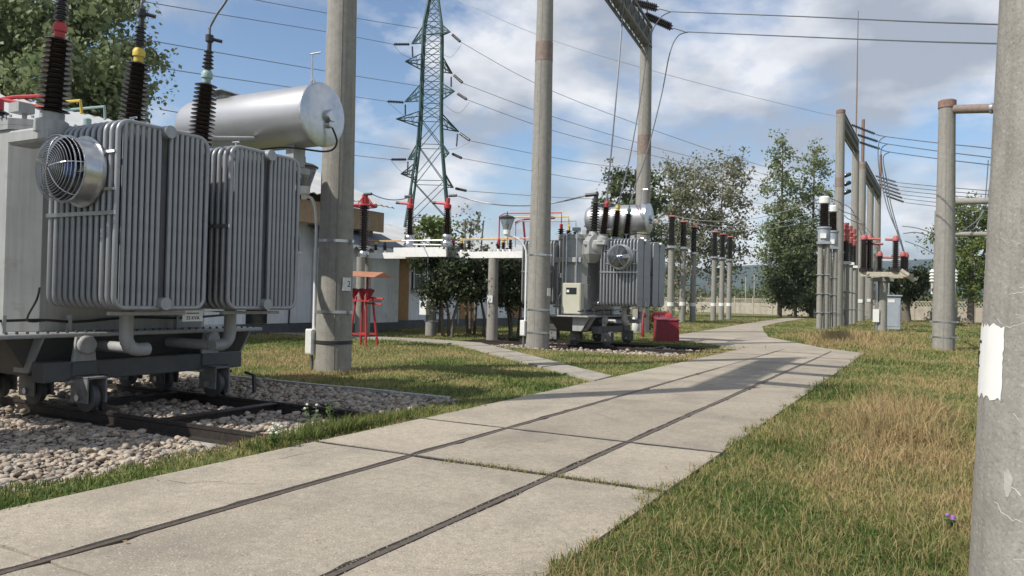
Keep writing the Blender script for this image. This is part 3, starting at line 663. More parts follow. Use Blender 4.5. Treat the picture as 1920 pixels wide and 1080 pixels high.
def rounded_rect(s0, s1, z0, z1, r, t, n=5):
    p = []
    for cs, cz, a in ((s1 - r, z1 - r, 0), (s0 + r, z1 - r, 90), (s0 + r, z0 + r, 180), (s1 - r, z0 + r, 270)):
        for i in range(n + 1):
            an = R(a + 90 * i / n); p.append(W(cs + r * math.cos(an), t, cz + r * math.sin(an)))
    return p
def radiator(root, s0, s1, tf, tb, sign, full=True):
    """bank of tube frames: front layer at t = tf, back at tb; headers run on to the tank (sign: side)"""
    z0, z1 = 1.29, 3.40; sc = (s0 + s1) / 2; r = .029
    tank_t = TR[1] - .55 if sign > 0 else TR[1] + .44
    hd = lambda z: MB().cyl(W(sc, tf + (-.10 if sign > 0 else .10), z), W(sc, tank_t, z), .075, seg=20)
    rad = hd(z1 - .03).build('radiator', M['tube'], root, 40); hd(z0 + .05).build('header_pipe', M['tube'], rad, 40)
    n = 12; ts = [tf + (tb - tf) * i / (n - 1) for i in range(n)]
    fm = None
    for i, t in enumerate(ts):
        if fm is None:
            fr = MB(); fr.tube(rounded_rect(s0, s1, z0, z1, .13, t), r, 8, closed=True); fo = fr.build('tube_frame', M['tube'], rad, 60); fm = fo
        else:
            c = fm.copy(); COL.objects.link(c); c.parent = rad; c.location = (-(t - ts[0]), 0, 0)
    pos = [s0 + .085 + i * .0735 for i in range(7)] + [s1 - .085 - i * .0735 for i in range(7)]
    tm = None
    for s in pos:
        if tm is None:
            q = MB(); q.tube([W(s, tf, z0 + .02), W(s, tf, z1 - .02)], .0275, 8); to = q.build('tube', M['tube'], rad, 60); tm = (to, s)
        else:
            c = tm[0].copy(); COL.objects.link(c); c.parent = rad; c.location = (0, s - tm[1], 0)
    inn = MB()
    for t in ts[1:]:
        for s in pos + [sc - .03, sc + .05]:
            inn.tube([W(s, t, z0), W(s, t, z1)], .025, 5, cap=False)
    tag(inn.build('inner_tubes', M['tube'], rad, 60), kind='stuff')
    # brace strap across the side face and small lugs on the headers
    st = MB(); se = s0 - .035
    a, b = sorted((tf, tb)); st.sbox(se - .012, se + .012, a - .03, b + .03, 2.33, 2.375); st.build('strap', M['galv'], rad)
    lug = MB(); lug.cyl(W(sc, (tf + tb) / 2, z1 + .04), W(sc, (tf + tb) / 2, z1 + .2), .012, seg=8); lug.cyl(W(sc, (tf + tb) / 2 - .06, z1 + .2), W(sc, (tf + tb) / 2 + .06, z1 + .2), .014, seg=8)
    lug.build('valve_handle', M['galv'], rad)
    return rad, sc

def fan(root):
    c = W(5.42, 8.52, 2.83); ax = Vector((0, -1, 0)); r = .365
    f = MB(); prof = [(r + .045, .0), (r + .045, .02), (r + .01, .02), (r, .05), (r, .21), (r + .015, .225), (r - .012, .225), (r - .015, .06), (r - .015, .0)]
    f.lathe(prof, c, ax, 40); fo = f.build('fan', M['galv'], root, 35)
    g = MB(); cc = c + ax * .215
    for k in range(15):
        rr = (.04 + (r - .03) * k / 13) if k < 14 else r; rr = min(rr, r); dome = .20 * math.sqrt(max(0, 1 - (rr / (r + .005)) ** 4)) + .008
        g.tube([cc + ax * dome + Vector((math.cos(a), 0, math.sin(a))) * rr for a in np.linspace(0, 2 * math.pi, 36, endpoint=False)], .0042, 4, closed=True)
    for a in (8, 83, 158, 235, 305):
        p = []
        for k in range(9):
            rr = min(.02 + r * k / 7, r); dome = (.20 * math.sqrt(max(0, 1 - (rr / (r + .005)) ** 4)) if k < 8 else 0) + .010
            p.append(cc + ax * dome + Vector((math.cos(R(a)), 0, math.sin(R(a)))) * rr)
        g.tube(p, .0055, 5)
    for d_ in (.06, .12): g.tube([cc + ax * d_ + Vector((math.cos(a), 0, math.sin(a))) * r for a in np.linspace(0, 2 * math.pi, 36, endpoint=False)], .0042, 4, closed=True)
    tag(g.build('fan_guard', M['galv'], fo), kind='stuff')
    MB().lathe([(.001, .22), (.07, .21), (.085, .17), (.085, .06), (.06, .02)], c, ax, 18).build('motor', M['blue'], fo, 40)
    bm_ = None
    for k in range(6):
        a = k * math.pi / 3; u = Vector((math.cos(a), 0, math.sin(a))); w = Vector((-math.sin(a), 0, math.cos(a)))
        b = MB(); p = c + ax * .14
        q = [p + u * .08 - w * .04 + ax * .02, p + u * .08 + w * .05 - ax * .03, p + u * .33 + w * .11 - ax * .035, p + u * .335 - w * .03 + ax * .03]
        b.add(q + [x + ax * .006 for x in q], [(0, 1, 2, 3), (7, 6, 5, 4), (0, 4, 5, 1), (1, 5, 6, 2), (2, 6, 7, 3), (3, 7, 4, 0)]); b.build('blade', M['dark'], fo)
    br = MB()
    for z in (2.62, 3.04): br.bar(W(5.44, 8.0, z), W(5.44, 9.05, z), .03)
    br.build('bracket', M['galv'], fo)

def transformer():
    s0, t0 = TR
    root = thing('power_transformer', 'nearest large grey power transformer beside the gravel, cut off by the left picture edge', 'transformer', W(s0, t0, 0), GROUP_T)
    P = M['grey']
    # tank with chamfered corners (plan polygon in s, t)
    def plan(d=0.0, ch=.28):
        a, b, c, e = 5.40 - d, 8.40 + d, t0 - .60 - d, t0 + .47 + d
        return [(a + ch, c), (b - ch, c), (b, c + ch), (b, e - ch), (b - ch, e), (a + ch, e), (a, e - ch), (a, c + ch)]
    xy = lambda pl: [(-t, s) for s, t in pl]
    tk = MB().prism(xy(plan()), .95, 3.50); tank = tk.build('tank', P, root)
    MB().prism(xy(plan(.03)), 3.50, 3.58).build('cover', P, root)
    MB().prism(xy(plan(.03)), 3.44, 3.497).build('cover_flange', P, tank)
    bolts = MB()
    for i in range(22):
        s = 5.5 + i * .135
        bolts.cyl(W(s, t0 - .64, 3.58), W(s, t0 - .64, 3.605), .018, seg=6)
    for i in range(9):
        bolts.cyl(W(5.36, t0 - .42 + i * .105, 3.58), W(5.36, t0 - .42 + i * .105, 3.605), .018, seg=6)
    tag(bolts.build('cover_bolts', M['galv'], tank), kind='stuff')
    MB().sbox(5.27, 5.397, t0 - .52, t0 + .46, 2.66, 2.82, .01).build('stiffener', P, tank)
    MB().sbox(5.31, 5.397, t0 - .40, t0 + .46, 1.18, 1.25, .008).build('stiffener', P, tank)
    v = MB()
    for dt in (-.30, .34): v.sbox(5.355, 5.398, t0 + dt - .035, t0 + dt + .035, 1.25, 2.66)
    v.build('stiffener', P, tank)
    # base flange and the tapering bottom
    MB().sbox(4.75, 8.95, t0 - 1.02, t0 + .62, .89, .945, .012).build('base_flange', P, root)
    fb = MB()
    for i in range(34): fb.cyl(W(4.85 + i * .12, t0 - .97, .945), W(4.85 + i * .12, t0 - .97, .975), .017, seg=6)
    tag(fb.build('flange_bolts', M['dgrey'], root), kind='stuff')
    b = MB(); lo = [W(5.6, t0 - .55, .40), W(8.2, t0 - .55, .40), W(8.2, t0 + .40, .40), W(5.6, t0 + .40, .40)]; hi = [W(5.15, t0 - .82, .888), W(8.65, t0 - .82, .888), W(8.65, t0 + .55, .888), W(5.15, t0 + .55, .888)]
    b.add(lo + hi, [(0, 3, 2, 1), (4, 5, 6, 7), (0, 1, 5, 4), (1, 2, 6, 5), (2, 3, 7, 6), (3, 0, 4, 7)]); b.build('underframe', M['dgrey'], root)
    for s in (4.98, 5.5, 8.1, 8.72):
        g = MB(); g.extrude([W(s, t0 - .98, .888), W(s, t0 - .4, .888), W(s, t0 - .4, .45), W(s, t0 - .7, .45)], W(.03, 0, 0)); g.build('gusset', P, root)
    for s in (5.95, 7.86):
        mb = MB(); mb.sbox(s - .16, s + .16, t0 - 1.15, t0 + .80, .42, .60, .01); mb.build('wheel_beam', M['dgrey'], root)
        for k, t in enumerate((t0 - 1.22, t0 - .12, t0 + .72)):
            w = MB(); w.lathe([(.06, -.06), (.15, -.06), (.19, -.045), (.19, -.03), (.165, -.025), (.16, .05), (.06, .06)], W(s, t, .165), (0, 1, 0), 22); wo = w.build('wheel', M['dgrey'], root, 40)
            h = MB()
            for ss in (s - .13, s + .11): h.sbox(ss, ss + .022, t - .17, t + .17, .10, .42, .004)
            h.sbox(s - .13, s + .13, t - .17, t + .17, .395, .418); h.build('bracket', M['bogie'], wo)
            MB().cyl(W(s - .16, t, .165), W(s + .16, t, .165), .04, seg=12).build('axle', M['galv'], wo)
        # tapered jacking bracket with disc
        t = t0 - 1.12
        j = MB(); j.extrude([W(s - .19, t, .34), W(s + .19, t, .34), W(s + .11, t, .90), W(s - .11, t, .90)], W(0, .04, 0)); jo = j.build('jacking_bracket', P, root)
        MB().lathe([(.115, 0), (.115, .06), (.1, .075)], W(s, t - .002, .80), (1, 0, 0), 20).build('disc', P, jo, 40)
        jd = MB(); jd.sbox(s + .20, s + .26, t - .08, t + .0, -.10, .42); jd.sbox(s + .16, s + .30, t - .12, t + .04, .30, .34); jd.build('rail_clamp', M['dark'], jo)
    lb = MB(); lb.sbox(5.45, 8.45, t0 - 1.12, t0 - .86, .36, .60, .012); lb.build('side_beam', M['dgrey'], root)
    # radiators: two towards the road, two on the building side
    for sg, tf, tb in ((1, 8.0, 9.21), (-1, 12.05, 10.90)):
        for k, (a, c) in enumerate(((5.47, 6.68), (7.06, 8.27))):
            rad, sc = radiator(root, a, c, tf, tb, sg)
            if sg > 0:                                   # return pipe with elbow under the bank
                d = 1 if k == 0 else -1; tt = 8.62
                p = [W(sc, tt, 1.30), W(sc, tt, .92)] + [W(sc + d * (.16 - .16 * math.cos(x)), tt, .92 - .16 * math.sin(x)) for x in (R(22), R(45), R(67), R(90))] + [W(sc + d * .30, tt, .76)]
                pp = MB().tube(p, .082, 14); po = pp.build('return_pipe', P, rad, 50)
                MB().lathe([(.13, 0), (.13, .04)], W(sc, tt, 1.19), (0, 0, 1), 18).build('flange', P, po, 40)
                MB().cyl(W(sc + d * .25, tt + .1, .76), W(sc + d * .25, t0 - .78, .76), .07, seg=12).build('pipe', P, po, 40)
                tr = MB(); tr.sbox(a + .1, c - .1, 8.2, 8.26, 1.20, 1.24); tr.build('support', P, rad)
    fan(root)
    # black cable clipped along the base, sign plate
    cb = smoothpath([W(4.7, t0 - .70, 1.08), W(5.6, t0 - .70, 1.10), W(6.1, t0 - .70, 1.07), W(6.9, t0 - .70, 1.12), W(7.7, t0 - .70, 1.10), W(8.5, t0 - .70, 1.14)])
    c = MB().tube(cb, .018, 6); c.tube(smoothpath([W(5.40, 9.28, 1.5), W(5.38, 9.3, 1.35), W(5.45, 9.6, 1.10), W(5.7, t0 - .70, 1.09)]), .013, 5)
    co = c.build('cable', M['rubber'], root, 60); co['kind'] = 'stuff'
    for s in (5.2, 6.0, 6.8, 7.6): MB().sbox(s - .02, s + .02, t0 - .73, t0 - .66, .945, 1.16).build('cable_clip', P, root)
    sp = MB(); sp.sbox(6.62, 6.93, 8.30, 8.306, 1.11, 1.25); so = sp.build('sign_plate', M['plate'], root)
    text('lettering', '22 KVA', .062, M['ink'], so, W(6.775, 8.296, 1.152), (R(90), 0, R(90)))
    MB().sbox(6.68, 6.87, 8.2965, 8.2995, 1.205, 1.222).build('print', M['sleeve'], so)
    MB().bar(W(6.3, 8.32, 1.235), W(7.6, 8.32, 1.235), .018).build('sign_rod', M['galv'], so)
    # high voltage bushings on turrets over the road side
    ax = Vector((.10, 0, 1))
    tops = []
    for s, cm in ((5.40, 'red'), (6.43, 'yellow'), (7.50, 'turq')):
        tu = MB(); tu.sbox(s - .16, s + .16, 8.99, t0 - .58, 3.2, 3.37, .03); tu.build('turret', P, root)
        tops.append(bushing(root, W(s, 9.14, 3.46), ax, M[cm], M['porc'], z_len=.88, r=.182, n=15))
    # conservator across the far end
    cs, cz, cr = 10.0, 4.55, .52
    body = MB().lathe([(.02, -.02), (.25, .0), (.42, .05), (cr - .03, .13), (cr, .22), (cr, 3.20), (cr + .004, 3.20), (cr + .004, 3.24)], W(cs, 12.42, cz), (1, 0, 0), 44)
    co = body.build('conservator', M['silver'], root, 35)
    MB().lathe([(cr + .025, 3.24), (cr + .025, 3.275), (cr - .01, 3.29)], W(cs, 12.42, cz), (1, 0, 0), 44).build('end_plate', M['galv'], co, 35)
    ga = MB().lathe([(.11, 3.29), (.11, 3.35), (.09, 3.38), (.03, 3.385)], W(cs + .12, 12.42, cz + .0), (1, 0, 0), 20); ga.lathe([(.06, 3.29), (.06, 3.36), (.02, 3.37)], W(cs + .12, 12.42, cz - .15), (1, 0, 0), 14)
    go = ga.build('oil_gauge', M['galv'], co, 40); go['kind'] = 'stuff'
    MB().tube(smoothpath([W(cs + .12, 9.04, cz - .2), W(cs + .2, 9.0, cz - .45), W(cs + .05, 9.1, cz - .62), W(cs - .5, 9.5, cz - .62), W(cs - 1.2, 9.8, cz - .8)]), .017, 6).build('gauge_cable', M['rubber'], co, 60)
    for t in (9.4, 12.0):
        lg = MB(); ring = arc(W(cs, t, cz + cr + .06), .05, 0, 2 * math.pi, 12)[:-1]; lg.tube(ring, .018, 6, closed=True); lg.build('lifting_lug', M['silver'], co, 60)
    va = MB(); va.cyl(W(cs, 9.42, cz + cr - .03), W(cs, 9.42, cz + cr + .56), .017, seg=8); va.cyl(W(cs, 9.47, cz + cr + .56), W(cs, 9.22, cz + cr + .56), .015, seg=8); va.build('vent_rod', M['galv'], co)
    hp = MB(); hp.cyl(W(cs, 11.5, cz + cr - .05), W(cs, 11.5, cz + cr + .04), .14, seg=16); hp.sbox(cs - .4, cs + .4, 11.2, 11.8, cz + cr + .04, cz + cr + .06); hp.build('hatch', M['galv'], co, 40)
    for t in (9.75, 11.7):
        q = MB(); q.sbox(cs - .14, cs + .14, t - .09, t + .09, 3.70, cz - cr + .12); q.build('support_post', P, root)
    bm = MB()
    for t in (9.75, 11.7): bm.sbox(8.2, cs + .3, t - .07, t + .07, 3.585, 3.70, .008)
    bm.build('conservator_bracket', P, root)['kind'] = 'stuff'
    dn = MB(); dn.bar(W(8.45, 9.76, 1.6), W(cs + .1, 9.76, 3.585), .09); dn.bar(W(8.45, 10.9, 1.6), W(cs + .1, 11.6, 3.585), .09); dn.build('strut', P, root)['kind'] = 'stuff'
    pip = MB().tube([W(8.0, t0, 3.58), W(8.0, t0, 3.95), W(8.8, t0, 4.0), W(9.6, t0, 4.15)], .05, 10); pip.build('oil_pipe', P, root, 50)
    # low voltage bushings on the building side
    for s, cm in ((5.65, 'red'), (6.25, 'yellow'), (6.85, 'turq')):
        l = MB().lathe(sheds(.02, .22, 3, .06, .12), W(s, t0 + .38, 3.58), (0, 0, 1), 18); lo_ = l.build('low_voltage_bushing', M['porc'], root, 40)
        MB().lathe([(.055, .22), (.055, .36), (.03, .38)], W(s, t0 + .38, 3.58), (0, 0, 1), 12).build('cap', M[cm], lo_, 40)
    tp = MB(); tp.cyl(W(5.65, t0 - .2, 3.58), W(5.65, t0 - .2, 3.70), .03, seg=10); tp.sbox(5.52, 5.72, t0 - .3, t0 - .08, 3.70, 3.82); tp.build('pressure_switch', P, root)['kind'] = 'stuff'
    # control cabinet, pipes and plate on the near end
    cbx = MB(); cbx.sbox(4.98, 5.265, t0 - .66, t0 + .02, .98, 1.98, .012); cab = cbx.build('control_cabinet', M['cab'], root)
    MB().sbox(4.968, 4.979, t0 - .63, t0 - .01, 1.01, 1.95, .004).build('door', M['cab'], cab)
    wn = MB().sbox(4.958, 4.967, t0 - .52, t0 - .16, 1.62, 1.83); wn.build('window', M['glass'], cab); MB().sbox(4.951, 4.957, t0 - .27, t0 - .18, 1.68, 1.76).build('label_plate', M['plate'], cab)
    for dt, zt in ((-.38, 3.60), (.10, 3.5), (-.02, 3.55)):
        MB().tube([W(5.22, t0 + dt, 1.98), W(5.22, t0 + dt, zt), W(5.5, t0 + dt, zt + .08)], .024, 8).build('conduit', M['galv'] if dt < 0 else M['cab'], root, 50)
    hose = MB().tube(smoothpath([W(5.2, t0 + .28, .95), W(5.1, t0 + .25, 1.3), W(5.12, t0 + .12, 1.6), W(5.2, t0 + .05, 1.75)]), .02, 8); hose.build('hose', M['galv'], root, 60)
    MB().sbox(5.37, 5.398, t0 + .40, t0 + .46, 1.3, 2.6).build('bolt_strip', M['galv'], root)
    valve = MB(); valve.cyl(W(5.2, t0 + .16, 2.16), W(5.2, t0 + .16, 2.30), .045, seg=10); valve.cyl(W(5.1, t0 + .16, 2.23), W(5.3, t0 + .16, 2.23), .03, seg=10); valve.build('valve', M['galv'], root, 40)['kind'] = 'stuff'
    return root, tops
T1, TOPS = transformer()
T2 = dup(T1, W(TR[0] + 17.73, TR[1] + .1, 0.05), 'smaller-looking grey power transformer farther along the road, fully in view with beige control cabinet')
DT2 = Vector(W(17.73, .1, .05))
for c in T2.children:
    if c.name.startswith('conservator') and 'bracket' not in c.name:
        c.data = c.data.copy()
        for v in c.data.vertices:
            if v.co.x < 0: v.co.x += .78
        for k in c.children:
            if k.name.startswith('hatch'): k.location.x += .70
            if k.name.startswith('lifting_lug') and k.data.vertices[0].co.x < 0: k.location.x += .75
for c in list(bpy.data.objects):
    if c.name.split('.')[0] == 'stiffener' and c.parent is not None and c.parent.parent == T1: bpy.data.objects.remove(c)
# the second transformer carries a neutral bushing on a corner turret
for c in list(T1.children):                          # the near end of the front transformer carries no cabinet
    if c.name.split('.')[0] in ('control_cabinet', 'conduit', 'hose', 'valve') or (c.name.split('.')[0] == 'bolt_strip'):
        for k in list(c.children_recursive): bpy.data.objects.remove(k)
        bpy.data.objects.remove(c)
# the second transformer carries a neutral bushing on a corner turret
def neutral():
    e_ = W(.707, -.707, 0); nn = W(-.707, -.707, 0); c0 = W(23.30, 9.62, 0); fr_ = c0 + nn * .30
    pr = [(-.29, 2.98), (.29, 2.98), (.29, 3.36), (.22, 3.50), (.12, 3.60), (-.12, 3.60), (-.22, 3.50), (-.29, 3.36)]
    bo = MB().extrude([fr_ + e_ * u + Vector((0, 0, z)) for u, z in pr], -nn * .58).build('neutral_turret', M['grey'], T2)
    MB().lathe([(.19, 0), (.19, .05), (.17, .065)], fr_ + Vector((0, 0, 3.22)), nn, 26).build('hand_hole_cover', M['grey'], bo, 40)
    sk = MB(); lo = [fr_ + e_ * u - nn * d + Vector((0, 0, 2.70)) for u, d in ((-.12, .34), (.12, .34), (.12, .56), (-.12, .56))]; hi = [fr_ + e_ * u - nn * d + Vector((0, 0, 2.977)) for u, d in ((-.29, .0), (.29, .0), (.29, .58), (-.29, .58))]
    sk.add(lo + hi, [(0, 3, 2, 1), (4, 5, 6, 7), (0, 1, 5, 4), (1, 2, 6, 5), (2, 3, 7, 6), (3, 0, 4, 7)]); sk.build('turret_skirt', M['grey'], bo)
    n = MB().lathe(sheds(.0, .95, 11, .095, .185, .8), W(23.28, 9.62, 3.72), (.05, 0, 1), 20); no = n.build('neutral_bushing', M['bporc'], T2, 40)
    MB().lathe([(.17, -.12), (.14, 0)], W(23.28, 9.62, 3.72), (.05, 0, 1), 18).build('flange', M['grey'], no, 40)
    MB().lathe([(.07, .95), (.07, 1.18), (.04, 1.2)], W(23.28, 9.62, 3.72), (.05, 0, 1), 12).build('cap', M['bporc'], no, 40)
    return W(23.22, 9.57, 4.9)
NEUT = neutral()
def rating_plate():
    q = 17.73
    np_ = MB().sbox(23.30, 23.60, 9.838, 9.848, 1.98, 2.28); npo = np_.build('rating_plate', M['plate'], T2)
    ln = MB()
    for i in range(5): ln.sbox(23.33, 23.57, 9.833, 9.837, 2.02 + i * .05, 2.038 + i * .05)
    ln.build('print', M['ink'], npo)['kind'] = 'stuff'
rating_plate()
# upper connectors above the coloured caps of the front transformer and the cables leaving upward
def jumpers():
    ends = [((0, 0), 9.5), ((0, 0), 10.1), ((0, 0), 10.95)]
    names = ('red', 'yellow', 'turquoise')
    for tp, (px, D), nm in zip(TOPS, ends, names):
        tp = Vector(tp)
        c = thing('line_connector', f'ribbed black connector with side stub above the {nm} cap of the front transformer', 'connector', tp, 'connectors on the front transformer bushings')
        MB().lathe(sheds(.0, .27, 5, .05, .082, .8), tp, (0.06, 0, 1), 16).build('insulator', M['bporc'], c, 40)
        k = tp + Vector((.02, 0, .27)); st = MB(); st.cyl(k, k + Vector((.008, 0, .14)), .03, seg=10); st.lathe([(.055, .12), (.055, .21)], k, (0, 0, 1), 12); st.cyl(k + Vector((0, 0, .165)), k + Vector((.12, .12, .14)), .024, seg=8); st.build('clamp', M['dark'], c, 40)
        a = k + Vector((0, 0, .2)); up = {'red': ((118, -60), (119, -160)), 'yellow': ((270, -10), (276, -160)), 'turquoise': ((393, 52), (407, 26), (430, -10), (474, -110))}[nm]
        w = MB().tube(smoothpath([a, a + Vector((0, 0, .12))] + [P3(*q, D) for q in up]), .017, 8)
        tag(w.build('jumper_cable', M['wire'], None, 60), f'thick cable rising from the {nm} bushing of the front transformer', 'cable', 'cables rising from the front transformer')
jumpers()
# coloured busbars on the building side of the front transformer
def busbars():
    def bar(name, pts, m, label, r=.02):
        tag(MB().tube(pts, r, 6).build(name, m, None, 50), label, 'busbar', 'painted busbars behind the transformers')
    Z = 3.98
    bar('busbar', [P3(-90, 215, 12.4), P3(8, 185, 12.0), P3(30, 182, 11.9), P3(86, 180, 11.6)], M['red'], 'upper red busbar behind the front transformer, left of the red bushing', .030)
    bar('busbar', [P3(-60, 178, 12.3), P3(5, 187, 12.0), P3(40, 194, 11.8), P3(105, 207, 11.4)], M['red'], 'lower sloping red busbar behind the front transformer', .030)
    bar('busbar', [P3(62, 197, 12.0), P3(100, 193, 11.8), P3(151, 189, 11.6), P3(153, 213, 11.6)], M['yellow'], 'yellow busbar bent down to its bushing behind the front transformer', .024)
    bar('busbar', [P3(120, 207, 12.0), P3(165, 203, 11.8), P3(196, 200, 11.7), P3(197, 224, 11.7)], M['turq'], 'pale turquoise busbar behind the front transformer beside the yellow one', .022)
    o = DT2
    for (s, m, nm, dz) in ((5.65, 'red', 'red', .35), (6.25, 'yellow', 'yellow', .28), (6.85, 'turq', 'turquoise', .2)):
        bar('busbar', [W(s, TR[1] + .38, Z) + o, W(s, TR[1] + .38, Z + dz) + o, W(s, 12.9, Z + dz + .05) + o, W(s, 13.1, Z + dz - .05) + o, W(s, 13.1, 3.30) + o], M[m], f'{nm} busbar bending down from the second transformer to the bus bridge', .022)
busbars()
# ------------------------------------------------------------------ concrete poles and gantries
def pole(label, p, H, r0, r1, bands=(), sleeves=(), group='tall round concrete poles', cap=None, seg=28, lean=(0, 0)):
    t = thing('concrete_pole', label, 'pole', (p.x, p.y, 0), group)
    mb = MB(); n = 8
    mb.lathe([(r0 + (r1 - r0) * i / n, -.4 + (H + .4) * i / n) for i in range(n + 1)], (p.x, p.y, 0), (lean[0], lean[1], 1), seg); sh = mb.build('shaft', M['pole'], t, 40)
    rad = lambda z: r0 + (r1 - r0) * (z + .4) / (H + .4)
    if H > 4:                                            # casting seam facing the road
        sm_ = MB(); dv = Matrix.Rotation(R(random.uniform(-35, 25)), 3, 'Z') @ Vector((-p.x, -p.y, 0)).normalized()
        sm_.tube([Vector((p.x + lean[0] * z, p.y + lean[1] * z, z)) + dv * (rad(z) - .001) for z in np.linspace(0, H, 7)], .007, 4); sm_.build('mould_seam', M['seam'], t)
    for z in bands:
        b = MB().lathe([(rad(z) + .001, -.03), (rad(z) + .012, -.028), (rad(z) + .012, .028), (rad(z) + .001, .03)], (p.x, p.y, z), seg=seg)
        for sg in (-1, 1): b.box((p.x + sg * (rad(z) + .005), p.y - .03, z - .03), (p.x + sg * (rad(z) + .10), p.y + .03, z + .03))
        b.build('clamp_band', M['galv'], t, 40)
    for z, h in sleeves:
        MB().lathe([(rad(z) + .001, 0), (rad(z) + .006, .005), (rad(z + h) + .006, h), (rad(z + h) + .001, h + .005)], (p.x, p.y, z), seg=seg).build('sleeve', M['sleeve'], t, 40)
    if cap: MB().lathe([(r1 + .03, H - .25), (r1 + .03, H), (r1 - .02, H + .04)], (p.x, p.y, 0), seg=seg).build('cap', M[cap], t, 40)
    return t
def plate_on(t, p, r, z, w, h, px_dir, m='plate'):
    d = Vector((px_dir[0], px_dir[1], 0)).normalized(); u = Vector((-d.y, d.x, 0)); c = Vector((p.x, p.y, z)) + d * (r + .012)
    q = [c - u * w / 2 - Vector((0, 0, h / 2)), c + u * w / 2 - Vector((0, 0, h / 2)), c + u * w / 2 + Vector((0, 0, h / 2)), c - u * w / 2 + Vector((0, 0, h / 2))]
    o = MB().extrude(q, d * .008).build('number_plate', M[m], t); return o, c + d * .012, d
def toward(p, deg=0):
    d = Vector((-p.x, -p.y, 0)).normalized(); return Matrix.Rotation(R(deg), 3, 'Z') @ d

pA = Vector(W(11.9, 10.45)); pB = base(1010, 24.9); pC = base(1202, 37.5); p0 = Vector(W(3.1, 10.15))
TA = pole('thick concrete gantry pole with number plate, between the front transformer and the lawn', pA, 13.6, .365, .225, (1.15, 2.55), (), )
TB = pole('thick concrete pole with two white clamp bands, left of the second transformer', pB, 15.2, .385, .22, (1.15, 2.9, .42), ((9.15, .62),))
TC = pole('concrete gantry pole rising behind the conservator of the second transformer, brown sleeve high up', pC, 14.9, .42, .27, (), ((8.6, .95),))
TO = pole('concrete gantry pole standing beside the hidden end of the front transformer', p0, 13.6, .38, .23)
nd = toward(pA, 38); pl, c, d = plate_on(TA, pA, .345, 1.70, .20, .26, nd)
text('number', '2', .17, M['ink'], pl, c + Vector((-d.y, d.x, 0)) * .05, (R(90), 0, math.atan2(d.x, -d.y)))
for zz in (.62, .92):
    MB().lathe([(.36, -.035), (.372, -.03), (.372, .03), (.36, .035)], (pA.x, pA.y, zz if zz < .7 else .55), seg=28).build('base_ring', M['dark'] if zz > .7 else M['galv'], TA, 40) if zz > .9 else None
plate_on(TB, pB, .375, 1.72, .18, .26, toward(pB, 55))
def beam(name, label, a, b, h=.75, w=.42):
    a = Vector(a); b = Vector(b); t = thing(name, label, 'beam', a, 'gantry beams between concrete poles')
    d = (b - a).normalized(); sd_ = d.cross(Vector((0, 0, 1))).normalized() * w / 2; up = Vector((0, 0, h))
    mb = MB()
    for sg in (-1, 1):
        for z in (0, 1): mb.bar(a + sd_ * sg + up * z, b + sd_ * sg + up * z, .10)
    mb.build('chord', M['beam'], t)['kind'] = 'stuff'
    lt = MB(); n = max(4, int((b - a).length / .9))
    for i in range(n):
        p, q = a.lerp(b, i / n), a.lerp(b, (i + 1) / n)
        for sg in (-1, 1):
            lt.bar(p + sd_ * sg, q + sd_ * sg + up, .055); lt.bar(p + sd_ * sg + up, q + sd_ * sg, .055)
        lt.bar(p + sd_, q - sd_, .05); lt.bar(p + sd_ + up, q - sd_ + up, .05)
    tag(lt.build('lattice', M['beam'], t), kind='stuff')
    web = MB(); web.extrude([a + up * .08 - sd_ * .6, b + up * .08 - sd_ * .6, b + up * .92 - sd_ * .6, a + up * .92 - sd_ * .6], sd_ * 1.2); web.build('web_plate', M['beam'], t)
    return t
zb = 14.2
beam('gantry_beam', 'dark steel gantry beam overhead running to the pole behind the second transformer', Vector((pB.x, pB.y, zb)), Vector((pC.x, pC.y, zb - .35)), .95, .5)
beam('gantry_beam', 'dark steel gantry beam high above the front transformer', Vector((p0.x, p0.y, 12.55)), Vector((pA.x, pA.y, 12.55)), .55, .4)
def over_strings():
    for k, u in enumerate((.2, .5, .8)):
        for j in (-1, 1):
            c = Vector((p0.x, p0.y, 12.7)).lerp(Vector((pA.x, pA.y, 12.7)), u) + Vector((.35, j * .16, 0)); b = c + Vector((1.9, .1 * j * 0, -.35))
            string(c, b, .13, 14, label=f'black insulator string of the beam over the front transformer, {("near", "middle", "far")[k]} pair, {("nearer", "farther")[j > 0]} one', grp='insulator strings on the beam over the front transformer')
        c = Vector((p0.x, p0.y, 12.35)).lerp(Vector((pA.x, pA.y, 12.35)), u)
        tag(MB().tube(sag(c + Vector((2.25, 0, 0)), c + Vector((34, -2, .2)), .8, 16), .022, 5).build('overhead_wire', M['wire'], None, 60), f'overhead conductor high across the road, {("near", "middle", "far")[k]} one of the beam over the front transformer', 'wire', 'overhead power lines')
def kiosk():  # unseen kiosk, added to cast shade on the gravel by the front transformer
    t = thing('shade_kiosk', 'added unseen grey kiosk beside the gantry pole, shading the gravel near the front transformer', 'cabinet', W(3.2, 9.3, 0))
    MB().sbox(2.75, 3.7, 8.95, 9.68, .25, 2.75, .015).build('body', M['rope'], t); MB().sbox(2.68, 3.77, 8.88, 9.72, 2.752, 2.82, .01).build('lid', M['rope'], t)
    MB().sbox(2.85, 3.6, 8.93, 8.948, .35, 2.65).build('door', M['rope'], t)
    for a in (2.8, 3.6): MB().sbox(a, a + .06, 9.0, 9.6, -.2, .249).build('leg', M['dark'], t)
kiosk()
rod = MB().cyl((pC.x, pC.y, 14.9), (pC.x, pC.y, 19.5), .05, seg=8); tag(rod.build('lightning_rod', M['rust']), 'rusty lightning rod on the gantry pole behind the second transformer', 'rod')

